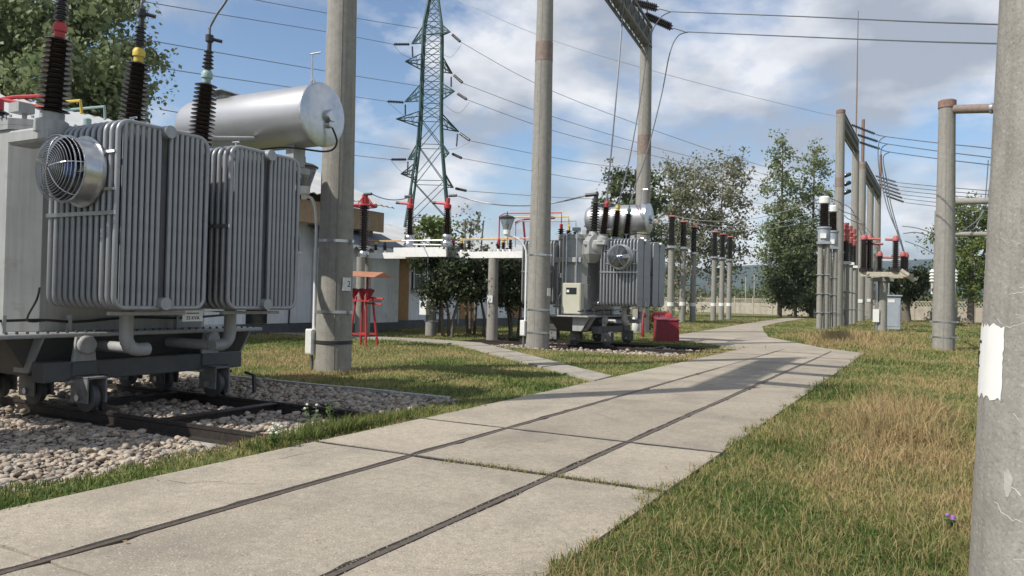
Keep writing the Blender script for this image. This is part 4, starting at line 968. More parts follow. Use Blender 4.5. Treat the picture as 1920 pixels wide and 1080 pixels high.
# foreground pole on the right, white painted patch with worn figures
def near_pole():
    p = base(1838 + 186, 3.25); H = 9.0; LX, LY = .0195, .0105
    t = pole('huge concrete pole close at hand at the right picture edge, white painted patch on it', p, H, .402, .27, lean=(LX, LY), seg=64)
    rr = lambda z: .402 + (.27 - .402) * (z + .4) / (H + .4)
    def wrap(z0, z1, a0, a1, m, name, parent, jag=0.0, off=.0025, n=14, k=10):
        mb = MB(); V_ = []; F = []
        for i in range(n + 1):
            for j in range(k + 1):
                u, v = i / n, j / k
                jz = (random.uniform(-jag, jag) if j in (0, k) else 0); ja = (random.uniform(-jag, jag) * 1.0 if i in (0, n) else 0)
                z = z0 + (z1 - z0) * v + jz; a = a0 + (a1 - a0) * u + ja
                r_ = rr(z) + off; V_.append((p.x + LX * z + r_ * math.cos(a), p.y + LY * z + r_ * math.sin(a), z))
        for i in range(n):
            for j in range(k): q = i * (k + 1) + j; F.append((q, q + k + 1, q + k + 2, q + 1))
        mb.add(V_, F); return mb.build(name, m, parent, 60)
    # angle of the left silhouette seen from the camera
    dc = math.atan2(-p.y, -p.x); dist = math.hypot(p.x, p.y); half = math.acos(.38 / dist); left = dc - half
    if P_x(Vector((p.x + .38 * math.cos(left), p.y + .38 * math.sin(left), 1.2))) > P_x(Vector((p.x + .38 * math.cos(dc + half), p.y + .38 * math.sin(dc + half), 1.2))): left = dc + half; sg = -1
    else: sg = 1
    pw = wrap(1.125, 1.43, left - sg * R(14), left + sg * R(38), M['white'], 'painted_patch', t, .012, n=20, k=16)
    wrap(1.35, 1.362, left - sg * R(6), left + sg * R(10), M['ink'], 'figure', pw, .001, .004, 6, 2)
    for k in range(10):
        a0 = R(70 + k * 22); a1 = R(70 + (k + 1) * 22)
        zc_, rz, ra = 1.28, .032, R(9)
        za, zb_ = zc_ + rz * math.sin(a0), zc_ + rz * math.sin(a1); aa, ab = left + sg * (R(3) + ra * math.cos(a0)), left + sg * (R(3) + ra * math.cos(a1))
        mb = MB(); r1 = rr(zc_) + .004
        f = lambda a, z, e: (p.x + LX * z + (r1 + e) * math.cos(a), p.y + LY * z + (r1 + e) * math.sin(a), z)
        mb.tube([f(aa, za, 0), f(ab, zb_, 0)], .0045, 5); mb.build('figure', M['ink'], pw)
    ov = MB(); zc2, ac2 = .80, left + sg * R(46); V_ = [(p.x + LX * zc2 + (rr(zc2) + .0015) * math.cos(ac2), p.y + LY * zc2 + (rr(zc2) + .0015) * math.sin(ac2), zc2)]
    for k in range(18):
        an = 2 * math.pi * k / 18; z = zc2 + .055 * math.sin(an) * random.uniform(.75, 1.2); a = ac2 + R(3.2) * math.cos(an) * random.uniform(.7, 1.25)
        V_.append((p.x + LX * z + (rr(z) + .0015) * math.cos(a), p.y + LY * z + (rr(z) + .0015) * math.sin(a), z))
    ov.add(V_, [(0, k + 1, (k + 1) % 18 + 1) for k in range(18)]); ov.build('chipped_spot', M['kerb'], t)
    # fine pale cracks
    cr = MB()
    for _ in range(26):
        a = left + sg * R(random.uniform(25, 100)); z = random.uniform(.3, 2.6); pts = []
        for k in range(random.randint(5, 10)):
            r_ = rr(z) + .0005; pts.append((p.x + LX * z + r_ * math.cos(a), p.y + LY * z + r_ * math.sin(a), z)); a += sg * R(random.uniform(.6, 4.0)); z += random.uniform(-.018, .012)
        cr.tube(pts, random.uniform(.0005, .0012), 4)
    tag(cr.build('crack_lines', M['plate'], t), kind='stuff')
    return t
def P_x(v):
    q = CM.transposed() @ (v - Vector((0, 0, CAMH))); return 960 + FPX * q.x / -q.z
def P_y(v):
    q = CM.transposed() @ (v - Vector((0, 0, CAMH))); return 540 - FPX * q.y / -q.z
near_pole()

def prop_bar():
    a = gp(478, 745, -.05); b = a + Vector((-.09, .05, .32)); c = b + Vector((-.16, -.02, .03))
    tag(MB().tube([a - Vector((0, 0, .1)), b, c], .028, 4).build('prop_bar', M['dark'], None), 'bent black steel bar standing in the gravel behind the front transformer', 'bar')
prop_bar()
# ------------------------------------------------------------------ street lamps fixed to the poles, boxes at their feet
def lamp(p, r, side, label, hz, reach):
    """bent white tube clamped to a pole; side = unit vector away from the pole"""
    sd_ = Vector(side).normalized(); f = Vector((p.x, p.y, 0)) + sd_ * (r + .06)
    t = thing('street_lamp', label, 'lamp', f, 'bent tube lamps on the poles')
    zt = hz - .75
    pts = [f + Vector((0, 0, .55)), f + Vector((0, 0, zt - .1))] + [f + sd_ * (reach * (1 - math.cos(a))) + Vector((0, 0, zt + .62 * math.sin(a))) for a in (R(15), R(30), R(45), R(60), R(75), R(90))]
    pts.append(pts[-1] + sd_ * .1)
    MB().tube(pts, .032, 10).build('post', M['white'], t, 60)
    h = pts[-1]; hd = MB().lathe([(.05, -.05), (.06, .03), (.11, .06), (.12, .2), (.10, .22)], h, seg=20).build('lamp_base', M['white'], t, 40)
    MB().lathe([(.12, .205), (.24, .58), (.235, .58), (.115, .215)], h, seg=24).build('lamp_shade', M['lampglass'], t, 40)
    MB().lathe([(.03, .22), (.05, .3), (.05, .42), (.02, .46)], h, seg=12).build('bulb', M['wporc'], t, 40)
    MB().lathe([(.265, .575), (.265, .60), (.18, .65), (.05, .68), (.015, .70), (.012, .80)], h, seg=24).build('lamp_cap', M['dark'], t, 40)
    return t
sA = toward(pA, -96); sB = toward(pB, -88)
lamp(pA, .33, sA, 'bent white lamp on the left of the numbered pole, head half hidden by the radiator', 3.55, .16)
lamp(pB, .36, sB, 'bent white lamp with clear cone head left of the pole beside the second transformer', 3.62, .55)
def footbox(p, r, side, label):
    sd_ = Vector(side).normalized(); c = Vector((p.x, p.y, 0)) + sd_ * (r + .06)
    t = thing('electrical_box', label, 'box', c, 'grey boxes at the foot of lamp poles')
    MB().box((c.x - .09, c.y - .10, .30), (c.x + .09, c.y + .10, .80), .012).build('body', M['plate'], t)
    MB().box((c.x - .075, c.y - .108, .33), (c.x + .075, c.y - .101, .77)).build('door', M['plate'], t)
    MB().box((c.x - .02, c.y - .03, -.1), (c.x + .02, c.y + .03, .279)).build('leg', M['galv'], t)
footbox(pA, .36, toward(pA, -90), 'pale grey box at the foot of the numbered pole')
footbox(pB, .40, toward(pB, -88), 'pale grey box at the foot of the pole beside the second transformer')

# ------------------------------------------------------------------ red fire stand, sand box, extinguisher drum
def fire_stand():
    p = gp(681, 646); t = thing('fire_stand', 'red steel fire tool stand with a small orange roof beside the numbered pole', 'fire stand', p)
    fr = [(-.26, -.22), (.26, -.22), (.26, .22), (-.26, .22)]
    for x, y in fr: MB().cyl(p + Vector((x * 1.25, y * 1.25, -.05)), p + Vector((x * .7, y * .7, 1.45)), .035, seg=8).build('leg', M['red'], t, 50)
    MB().box((p.x - .30, p.y - .24, .30), (p.x + .30, p.y - .2, .35)).build('rung', M['red'], t); MB().box((p.x - .30, p.y + .2, .30), (p.x + .30, p.y + .24, .35)).build('rung', M['red'], t)
    sh = MB(); sh.box((p.x - .42, p.y - .3, 1.30), (p.x + .42, p.y + .3, 1.34)); sh.build('shelf', M['red'], t)
    for x in (-.28, .02, .3):
        b = MB().lathe([(.03, -.26), (.13, 0), (.135, .02), (.12, .0), (.02, -.22)], p + Vector((x, -.12, 1.42 + .2)), (.35, -.3, 1), 14); b.build('bucket', M['dred'], t, 40)
    MB().cyl(p + Vector((.1, 0, 1.3)), p + Vector((.1, 0, 2.1)), .035, seg=8).build('post', M['dred'], t)
    r = MB(); r.add([(p.x - .75, p.y - .5, 2.06), (p.x + .75, p.y - .5, 2.02), (p.x + .75, p.y + .5, 2.02), (p.x - .75, p.y + .5, 2.06), (p.x - .7, p.y, 2.22), (p.x + .7, p.y, 2.18)], [(0, 1, 5, 4), (2, 3, 4, 5), (0, 4, 3), (1, 2, 5), (3, 2, 1, 0)]); r.build('roof', mat('rusty_orange_sheet', (.34, .15, .085), .7, var=.15, scale=3), t)
    for z, x in ((1.42, .35), (1.25, .3)): MB().cyl(p + Vector((.1, 0, z)), p + Vector((.75 + (x - .35), -.05, z - .03)), .025, seg=8).build('tool_handle', M['red'], t)
fire_stand()
def sand_box():
    p = base(1250, 29.6); a = R(28); t = thing('sand_box', 'dark red sloping sand box beside the second transformer', 'box', p)
    rot = lambda x, y, z: (p.x + x * math.cos(a) - y * math.sin(a), p.y + x * math.sin(a) + y * math.cos(a), z)
    w, d = .44, .38
    MB().add([rot(-w, -d, -.02), rot(w, -d, -.02), rot(w, d, -.02), rot(-w, d, -.02), rot(-w * .92, -d * .92, .78), rot(w * .92, -d * .92, .78), rot(w * .92, d * .92, .86), rot(-w * .92, d * .92, .86)], [(0, 3, 2, 1), (0, 1, 5, 4), (1, 2, 6, 5), (2, 3, 7, 6), (3, 0, 4, 7), (4, 5, 6, 7)]).build('body', M['dred'], t)
    MB().add([rot(-w, -d, .784), rot(w, -d, .784), rot(w, d, .866), rot(-w, d, .866), rot(-w, -d, .814), rot(w, -d, .814), rot(w, d, .896), rot(-w, d, .896)], [(0, 3, 2, 1), (0, 1, 5, 4), (1, 2, 6, 5), (2, 3, 7, 6), (3, 0, 4, 7), (4, 5, 6, 7)]).build('lid', M['dred'], t)
    q = base(1241, 38); u = thing('extinguisher', 'bright red extinguisher drum with white lettering behind the dark red box', 'extinguisher', q)
    MB().lathe([(.01, -.5), (.22, -.47), (.28, -.38), (.28, .38), (.22, .47), (.01, .5)], (q.x, q.y, .72), (1, .25, 0), 22).build('drum', M['red'], u, 40)
    tx = text('lettering', '01-50', .2, M['plate'], u, (q.x - .02, q.y - .302, .74), (R(80), 0, R(14)))
    for x in (-.25, .25): MB().bar((q.x + x, q.y, -.05), (q.x + x, q.y, .5), .05).build('leg', M['dark'], u)
    r_ = base(1206, 33); tag(MB().tube([(r_.x, r_.y, -.1), (r_.x, r_.y, .85), (r_.x + .02, r_.y + .1, .95), (r_.x + .02, r_.y + .25, .85)], .07, 10).build('hydrant_pipe', M['dred'], None, 50), 'dark red standpipe between the second transformer and the red box', 'standpipe')
    g = base(1194, 31.0); tag(MB().lathe([(.15, .3), (.17, .33), (.17, .8), (.12, .86)], (g.x, g.y, -.02), seg=18).build('white_barrel', M['plate'], None, 40), 'pale barrel half hidden under the radiators of the second transformer', 'barrel')
sand_box()

# ------------------------------------------------------------------ bus bridge with its posts, insulators and switch
BS = 24.8
def on_s(px, py, s):
    d = ray(px, py); k = s / d.y; return Vector((d.x * k, s, CAMH + d.z * k))
def bus_bridge():
    x0 = on_s(640, 478, BS).x; x1 = on_s(988, 478, BS).x; z = 3.08
    t = thing('bus_bridge', 'long white steel bus bridge beam in front of the low building', 'beam', (x0, BS, 0))
    MB().box((x0, BS - .16, z - .12), (x1, BS - .12, z + .12)).build('channel', M['white'], t); MB().box((x0, BS + .12, z - .12), (x1, BS + .16, z + .12)).build('channel', M['white'], t)
    fl = MB(); fl.box((x0, BS - .119, z - .12), (x1, BS + .119, z - .10)); fl.build('tie_plate', M['white'], t)
    for i, px in enumerate((808, 923)):
        q = on_s(px, 600, BS); pp = pole(('slim concrete post under the white switch platform', 'slim concrete post under the bus bridge, nearer the second transformer')[i], Vector((q.x, BS, 0)), z - .13, .215, .185, (.95, .55) if i == 0 else (), group='slim concrete posts')
        plate_on(pp, Vector((q.x, BS, 0)), .2, 1.45, .22, .26, (0, -1), 'plate')
    # small post insulators in sets of three carrying the bars
    cols = ('red', 'yellow', 'bporc'); k = 0
    sets = ((690, 705, 722), (762, 773, 786), (850, 866, 880), (935, 944, 957))
    zi = z + .12
    nm = ('red', 'yellow', 'black'); wh = ('beside the tall insulator with the red ring', 'behind the left switch column', 'right of the switch platform', 'nearest the lamp')
    for si, st in enumerate(sets):
        for ci, px in enumerate(st):
            q = on_s(px, 455, BS + (-.1 + .1 * ci)); o = thing('post_insulator', f'small {nm[ci]}-capped post insulator on the bus bridge, {wh[si]}', 'insulator', (q.x, q.y, zi), 'small post insulators on the bus bridge')
            b = Vector((q.x, q.y, zi))
            MB().lathe([(.07, 0), (.06, .09), (.05, .1)], b, seg=12).build('base', M['white'], o, 40)
            MB().lathe(sheds(.1, .34, 4, .05, .095), b, seg=14).build('porcelain', M['porc'], o, 40)
            MB().lathe([(.055, .34), (.06, .42), (.04, .45)], b, seg=10).build('cap', M[cols[ci]], o, 40)
    for ci, (dz, m, lb) in enumerate(((0, 'red', 'red'), (.03, 'yellow', 'yellow'), (-.01, 'turq', 'pale turquoise'))):
        y = BS - .1 + .1 * ci
        tag(MB().tube([(x0 - .5, y, zi + .46 + dz), (x1 + .3, y, zi + .46 + dz)], .013, 5).build('busbar', M[m], None), f'thin {lb} busbar running along the bus bridge insulators', 'busbar', 'painted busbars behind the transformers')
    return x0, x1, z
BX0, BX1, BZ = bus_bridge()
def tall_insulator(name, label, b, L, r, top, base_m='galv', n=15, group=None, m='porc', taper=.8):
    o = thing(name, label, 'insulator', b, group)
    MB().lathe([(r * .9, 0), (r * 1.05, .04), (r * 1.05, .16), (r * .8, .22)], b, seg=16).build('base', M[base_m], o, 40)
    MB().lathe(sheds(.22, .22 + L, n, r * .5, r, taper), b, seg=16).build('porcelain', M[m], o, 40)
    tp = Vector(b) + Vector((0, 0, .22 + L))
    if top: MB().lathe([(r * .6, 0), (r * .75, .03), (r * .75, .16), (r * .4, .2)], tp, seg=14).build('cap', M[top], o, 40)
    return o, tp
def switch():
    x0 = on_s(751, 465, BS - .3).x; x1 = on_s(849, 465, BS - .3).x; z0 = 3.0; y = BS - .3
    t = thing('switch_platform', 'white steel box platform on the bus bridge carrying two tall red-headed insulators', 'platform', ((x0 + x1) / 2, y, z0))
    MB().box((x0, y - .45, z0 - .02), (x1, y - .40, z0 + .34), .006).build('side_channel', M['white'], t); MB().box((x0, y + .40, z0 - .02), (x1, y + .45, z0 + .34), .006).build('side_channel', M['white'], t)
    MB().box((x0, y - .399, z0 + .26), (x1, y + .399, z0 + .30)).build('deck', M['white'], t)
    MB().box((x1 + .002, y - .45, z0 - .02), (x1 + .05, y + .45, z0 + .36)).build('end_plate', M['beam'], t)
    for px in (768, 838):
        q = on_s(px, 450, y); MB().lathe([(.22, 0), (.24, .12), (.2, .22), (.14, .3)], (q.x, y, z0 + .341), seg=18).build('rotary_base', M['galv'], t, 40)
    MB().tube([(x0 + .3, y - .3, z0 + .62), (x1 - .2, y - .3, z0 + .60)], .025, 8).build('link_rod', M['galv'], t)
    MB().tube([(x0 + .5, y - .2, z0 + .48), (x1 - .5, y + .2, z0 + .47)], .025, 8).build('link_rod', M['galv'], t)
    tops = []
    for px, nm, n_ in ((768, 'left', 0), (838, 'right', 1)):
        q = on_s(px, 450, y); b = Vector((q.x, y, z0 + .64)); zt = on_s(px + 3, 392, y).z; Lc = zt - b.z - .22
        o, tp = tall_insulator('switch_insulator', f'tall brown insulator with red switch head, {("left","right")[n_]} of two on the white platform', b, Lc, .19, 'red', n=13, group='tall insulators of the open switch')
        a = MB(); a.cyl(tp + Vector((0, 0, .1)), tp + Vector((0.02, 0, .42)), .075, seg=10); a.cyl(tp + Vector((0, 0, .2)), tp + Vector((-.55, 0, .26)), .05, seg=8); a.build('contact_arm', M['red'], o, 40)
        MB().cyl(tp + Vector((-.52, 0, .257)), tp + Vector((-.68, 0, .275)), .055, seg=8).build('contact', M['dark'], o, 40)
        tops.append(tp + Vector((.05, 0, .5)))
    # drive rod and box at the post
    q = on_s(796, 560, y - .1)
    d = thing('switch_drive', 'white drive box with vertical rods hanging left of the slim post under the switch platform', 'box', (q.x, y, 0))
    MB().cyl((q.x + .05, y, 1.35), (q.x + .05, y, z0 - .03), .03, seg=8).build('drive_rod', M['galv'], d); MB().cyl((q.x - .06, y, 1.5), (q.x - .06, y, z0 - .03), .02, seg=8).build('drive_rod', M['galv'], d)
    MB().box((q.x - .22, y - .12, .78), (q.x + .1, y + .12, 1.34), .01).build('body', M['white'], d); MB().lathe([(.07, 0), (.07, .02)], (q.x - .08, y - .145, 1.2), (0, 1, 0), 14).build('dial', M['dark'], d)
    MB().bar((q.x + .1, y, 1.2), (q.x + .45, y, 1.2), .04).build('bracket', M['galv'], d)
    # arrester with red ring on two posts, left
    for k, (px, lb) in enumerate(((674, 'left'), (686, 'right'))):
        q = on_s(px, 600, BS - 3.0 + .5 * k); pole(f'slim concrete post behind the red fire stand, {lb} one of a pair', Vector((q.x, q.y, 0)), 2.85, .16, .15, group='slim concrete posts', seg=16)
    q = on_s(682, 465, BS - 2.8); b = Vector((q.x, q.y, 2.86))
    zt = on_s(683, 385, BS - 2.8).z
    o, tp = tall_insulator('surge_arrester', 'tall brown arrester with a red ring and head, right beside the numbered pole', b, zt - b.z - .22, .18, None, n=20, group=None, taper=1)
    MB().tube(arc(tp + Vector((0, 0, -.03)), .42, 0, 2 * math.pi, 24, (1, 0, 0), (0, 1, 0))[:-1], .04, 8, closed=True).build('grading_ring', M['red'], o, 60)
    hd = MB().lathe([(.13, 0), (.15, .1), (.10, .32), (.12, .36)], tp, seg=14)
    for a in range(4): hd.bar(tp + Vector((math.cos(a * 1.571) * .42, math.sin(a * 1.571) * .42, -.03)), tp + Vector((math.cos(a * 1.571) * .1, math.sin(a * 1.571) * .1, .3)), .03)
    hd.build('head', M['red'], o, 40); MB().cyl(tp + Vector((-.05, 0, .4)), tp + Vector((.3, 0, .4)), .05, seg=8).build('clamp', M['dark'], o, 40)
    def wire(name, lb, pts, r, m): tag(MB().tube(pts, r, 6).build(name, m, None, 60), lb, 'wire', 'wires between the switches and transformers')
    wire('wire', 'short grey wire from the red ringed arrester to the left switch head', sag(tp + Vector((.3, 0, .4)), tops[0], .18), .018, M['wire'])
    for k, tq in enumerate(tops):
        cl = MB().cyl(tq, tq + Vector((.35, 0, .0)) if k else tq + Vector((-.32, 0, 0)), .05, seg=8); tag(cl.build('wire_clamp', M['dark'], None, 40), f'black wire clamp on the {("left","right")[k]} red switch head', 'clamp', 'black clamps on the switch heads')
    wire('wire', 'pale thick wire sagging from the right switch head to the neutral bushing', sag(tops[1] + Vector((.35, 0, 0)), NEUT + Vector((-.3, 0, 0)), .36, 22), .028, M['alu'])
    tag(MB().cyl(NEUT + Vector((.06, 0, .02)), NEUT + Vector((-.34, 0, .0)), .06, seg=8).build('wire_clamp', M['dark'], None, 40), 'black wire clamp on the neutral bushing of the second transformer', 'clamp', 'black clamps on the switch heads')
    # red bracket bars left of the second transformer
    a = on_s(971, 415, 25.0); 
    tag(MB().tube([on_s(986, 470, 25), on_s(981, 412, 25)], .04, 8).build('busbar_support', M['dred'], None, 50), 'dark red upright behind the lamp carrying a red busbar', 'support')
    tag(MB().tube([on_s(966, 417, 25), on_s(985, 411, 25), on_s(1040, 409, 25)], .035, 8).build('busbar', M['dred'], None, 50), 'dark red busbar level with the lamp head', 'busbar', 'painted busbars behind the transformers')
switch()

# ------------------------------------------------------------------ building
def corrugated(mb, p00, p10, p11, p01, n, amp):
    """wavy sheet: p00->p10 along the eave, p01/p11 along the ridge"""
    p00, p10, p11, p01 = map(Vector, (p00, p10, p11, p01)); nr = (p10 - p00).cross(p01 - p00).normalized()
    if nr.z < 0: nr = -nr
    v = []; f = []
    for i in range(n + 1):
        u = i / n; o = nr * (amp if i % 2 else -amp); v += [p00.lerp(p10, u) + o, p01.lerp(p11, u) + o]
    for i in range(n): f.append((2 * i, 2 * i + 2, 2 * i + 3, 2 * i + 1))
    k = len(v); v += [q - nr * .03 for q in v]; f += [(q[3] + k, q[2] + k, q[1] + k, q[0] + k) for q in f]
    for i in range(n): f.append((2 * i, 2 * i + k, 2 * i + 2 + k, 2 * i + 2)); f.append((2 * i + 1, 2 * i + 3, 2 * i + 3 + k, 2 * i + 1 + k))
    mb.add(v, f)
def building():
    FT = 21.6
    t = thing('control_building', 'long white single-storey control building with corrugated roof behind the front transformer', 'building', W(10, FT, 0))
    S0, S1, SE = -28.0, 26.1, 60.0
    w = MB(); w.sbox(S0, S1, FT, FT + 9, .35, 4.9); w.build('wall', M['wall'], t)
    MB().sbox(S0 - .02, S1 + .02, FT - .04, FT + 9.04, -.3, .349).build('plinth', M['plinth'], t)
    # gable part: timber fascia and soffit under the eave
    MB().sbox(S0, S1 + .6, FT - .75, FT - .003, 4.35, 4.42).build('soffit', M['soffit'], t)
    MB().sbox(S0, S1 + .6, FT - .80, FT - .755, 4.20, 5.05).build('fascia', M['soffit'], t)
    gb = MB(); gb.extrude([W(S1 + .003, FT, 4.9), W(S1 + .003, FT + 9, 4.9), W(S1 + .003, FT + 4.5, 7.2)], W(.15, 0, 0)); gb.build('gable', M['soffit'], t)
    MB().sbox(S1 + .003, S1 + .5, FT - .3, FT + 2.2, 4.0, 4.88).build('gable_box', M['soffit'], t)
    E0, E1, ER = (FT - 1.25, 5.28), (FT + 10.25, 5.28), (FT + 4.5, 7.6)
    r = MB(); corrugated(r, W(S0 - .5, E0[0], E0[1]), W(S1 + .75, E0[0], E0[1]), W(S1 + .75, ER[0], ER[1]), W(S0 - .5, ER[0], ER[1]), 300, .03); r.build('roof', M['roof'], t)
    r = MB(); corrugated(r, W(S0 - .5, E1[0], E1[1]), W(S1 + .75, E1[0], E1[1]), W(S1 + .75, ER[0], ER[1]), W(S0 - .5, ER[0], ER[1]), 60, .03); r.build('roof', M['roof'], t)
    # doors and wall details of the first part
    for s, wd, h, m in ((20.35, 1.0, 2.5, 'glass'), (15.0, 1.0, 2.5, 'ochre')):
        f = MB(); f.sbox(s - wd / 2 - .09, s + wd / 2 + .09, FT - .05, FT - .003, .35, .35 + h + .09); fo = f.build('door', M['white'], t); MB().sbox(s - wd / 2, s + wd / 2, FT - .075, FT - .052, .36, .35 + h).build('leaf', M[m], fo)
    for s in (17.5, 12, 8): 
        f = MB(); f.sbox(s - .8, s + .8, FT - .06, FT - .003, 1.5, 2.7); fo = f.build('window', M['white'], t); MB().sbox(s - .72, s + .72, FT - .075, FT - .062, 1.57, 2.63).build('pane', M['glass'], fo)
    ac = MB(); ac.sbox(20.9, 22.2, FT - .5, FT - .02, 3.0, 3.1); ac.build('wall_shelf', M['plate'], t)
    for i in range(4):
        MB().sbox(21.0 + i * .28, 21.2 + i * .28, FT - .42, FT - .1, 3.102, 3.102 + .35 + .2 * (i % 2)).build('terminal', M['dark'], t)
    MB().tube([W(22.0, FT - .06, 3.0), W(22.02, FT - .05, 1.5), W(21.98, FT - .05, .3)], .03, 6).build('downpipe', M['dark'], t)
    # lower wing
    u = thing('low_wing', 'lower white wing of the control building with ochre panels, windows and pale roof', 'building', W(45, FT, 0))
    MB().sbox(S1 + .003, SE, FT + .05, FT + 9, .35, 3.55).build('wall', M['wall'], u)
    MB().sbox(S1 + .02, SE + .02, FT + .01, FT + 9.04, -.3, .349).build('plinth', M['plinth'], u)
    r = MB(); corrugated(r, W(S1 + .2, FT - .9, 3.45), W(SE + .6, FT - .9, 3.45), W(SE + .6, FT + 4.5, 5.35), W(S1 + .2, FT + 4.5, 5.35), 160, .03); r.build('roof', M['roof'], u)
    r = MB(); corrugated(r, W(S1 + .2, FT + 9.9, 3.45), W(SE + .6, FT + 9.9, 3.45), W(SE + .6, FT + 4.5, 5.35), W(S1 + .2, FT + 4.5, 5.35), 40, .03); r.build('roof', M['roof'], u)
    MB().sbox(S1 + .2, SE, FT - .85, FT - .82, 3.2, 3.42).build('fascia', M['plinth'], u)
    def win(a, b_, z0=1.80):
        f = MB(); f.sbox(a, b_, FT - .03, FT + .048, z0, 3.25); fo = f.build('window', M['plinth'], u); n = max(1, round((b_ - a) / .95)); w_ = (b_ - a - .08) / n
        for j in range(n):
            MB().sbox(a + .08 + j * w_, a + j * w_ + w_ - .02, FT - .045, FT - .032, z0 + .07, 3.18).build('pane', M['glass'], fo)
            MB().sbox(a + .02 + j * w_, a + .075 + j * w_, FT - .07, FT - .046, z0 + .04, 3.22).build('frame', M['white'], fo)
        MB().sbox(a, b_, FT - .068, FT - .046, 2.5, 2.55).build('transom', M['white'], fo)
        MB().sbox(a - .06, b_ + .06, FT - .18, FT + .045, z0 - .075, z0 - .005).build('sill', M['plate'], u)
    for a, b_ in ((28.8, 29.75), (34.3, 35.7), (39.8, 41.3), (46.5, 48.2), (53, 54.7)): MB().sbox(a, b_, FT + .0, FT + .048, .36, 3.3).build('ochre_panel', M['ochre'], u)
    for a, b_ in ((30.0, 33.9), (36.1, 39.4), (41.7, 46.0), (48.6, 52.6), (55.1, 59)): win(a, b_)
    for a in (27.6, 34.05, 45.0):
        MB().tube([W(a, FT - .85, 3.25), W(a, FT - .5, 3.1), W(a, FT - .02, 2.9), W(a, FT - .02, .1)], .05, 8).build('downpipe', M['rope'], u)
    MB().tube([W(S1 + .2, FT - .93, 3.38), W(SE + .5, FT - .93, 3.38)], .07, 8).build('gutter', M['rope'], u)
building()
def outhouse():
    # small store with dark lean-to roof in front of the wing
    t = thing('store_shed', 'small shed with dark sloping roof and white scalloped tarp at the building corner', 'shed', W(25.2, 21, 0))
    r = MB(); r.extrude([W(22.9, 19.9, 3.42), W(22.9, 21.56, 4.15), W(22.9, 21.56, 4.22), W(22.9, 19.9, 3.49)], W(4.6, 0, 0)); r.build('roof', M['droof'], t)
    MB().sbox(23.2, 27.2, 20.3, 21.55, .0, 3.35).build('wall', M['wall'], t)
    MB().sbox(23.18, 27.22, 20.27, 21.5, -.2, .35).build('plinth', M['plinth'], t)
    MB().sbox(27.203, 27.25, 20.35, 21.4, .36, 3.0).build('door', M['ochre'], t)
    for i in range(5):
        a = MB(); p = [W(22.9 + i * .9 + .9 * k / 8, 19.85, 3.4 - .2 * math.sin(math.pi * k / 8)) for k in range(9)] + [W(22.9 + i * .9 + .9, 19.85, 3.46), W(22.9 + i * .9, 19.85, 3.46)]
        a.extrude(p, W(0, .02, 0)); a.build('tarp', M['white'], t)
outhouse()
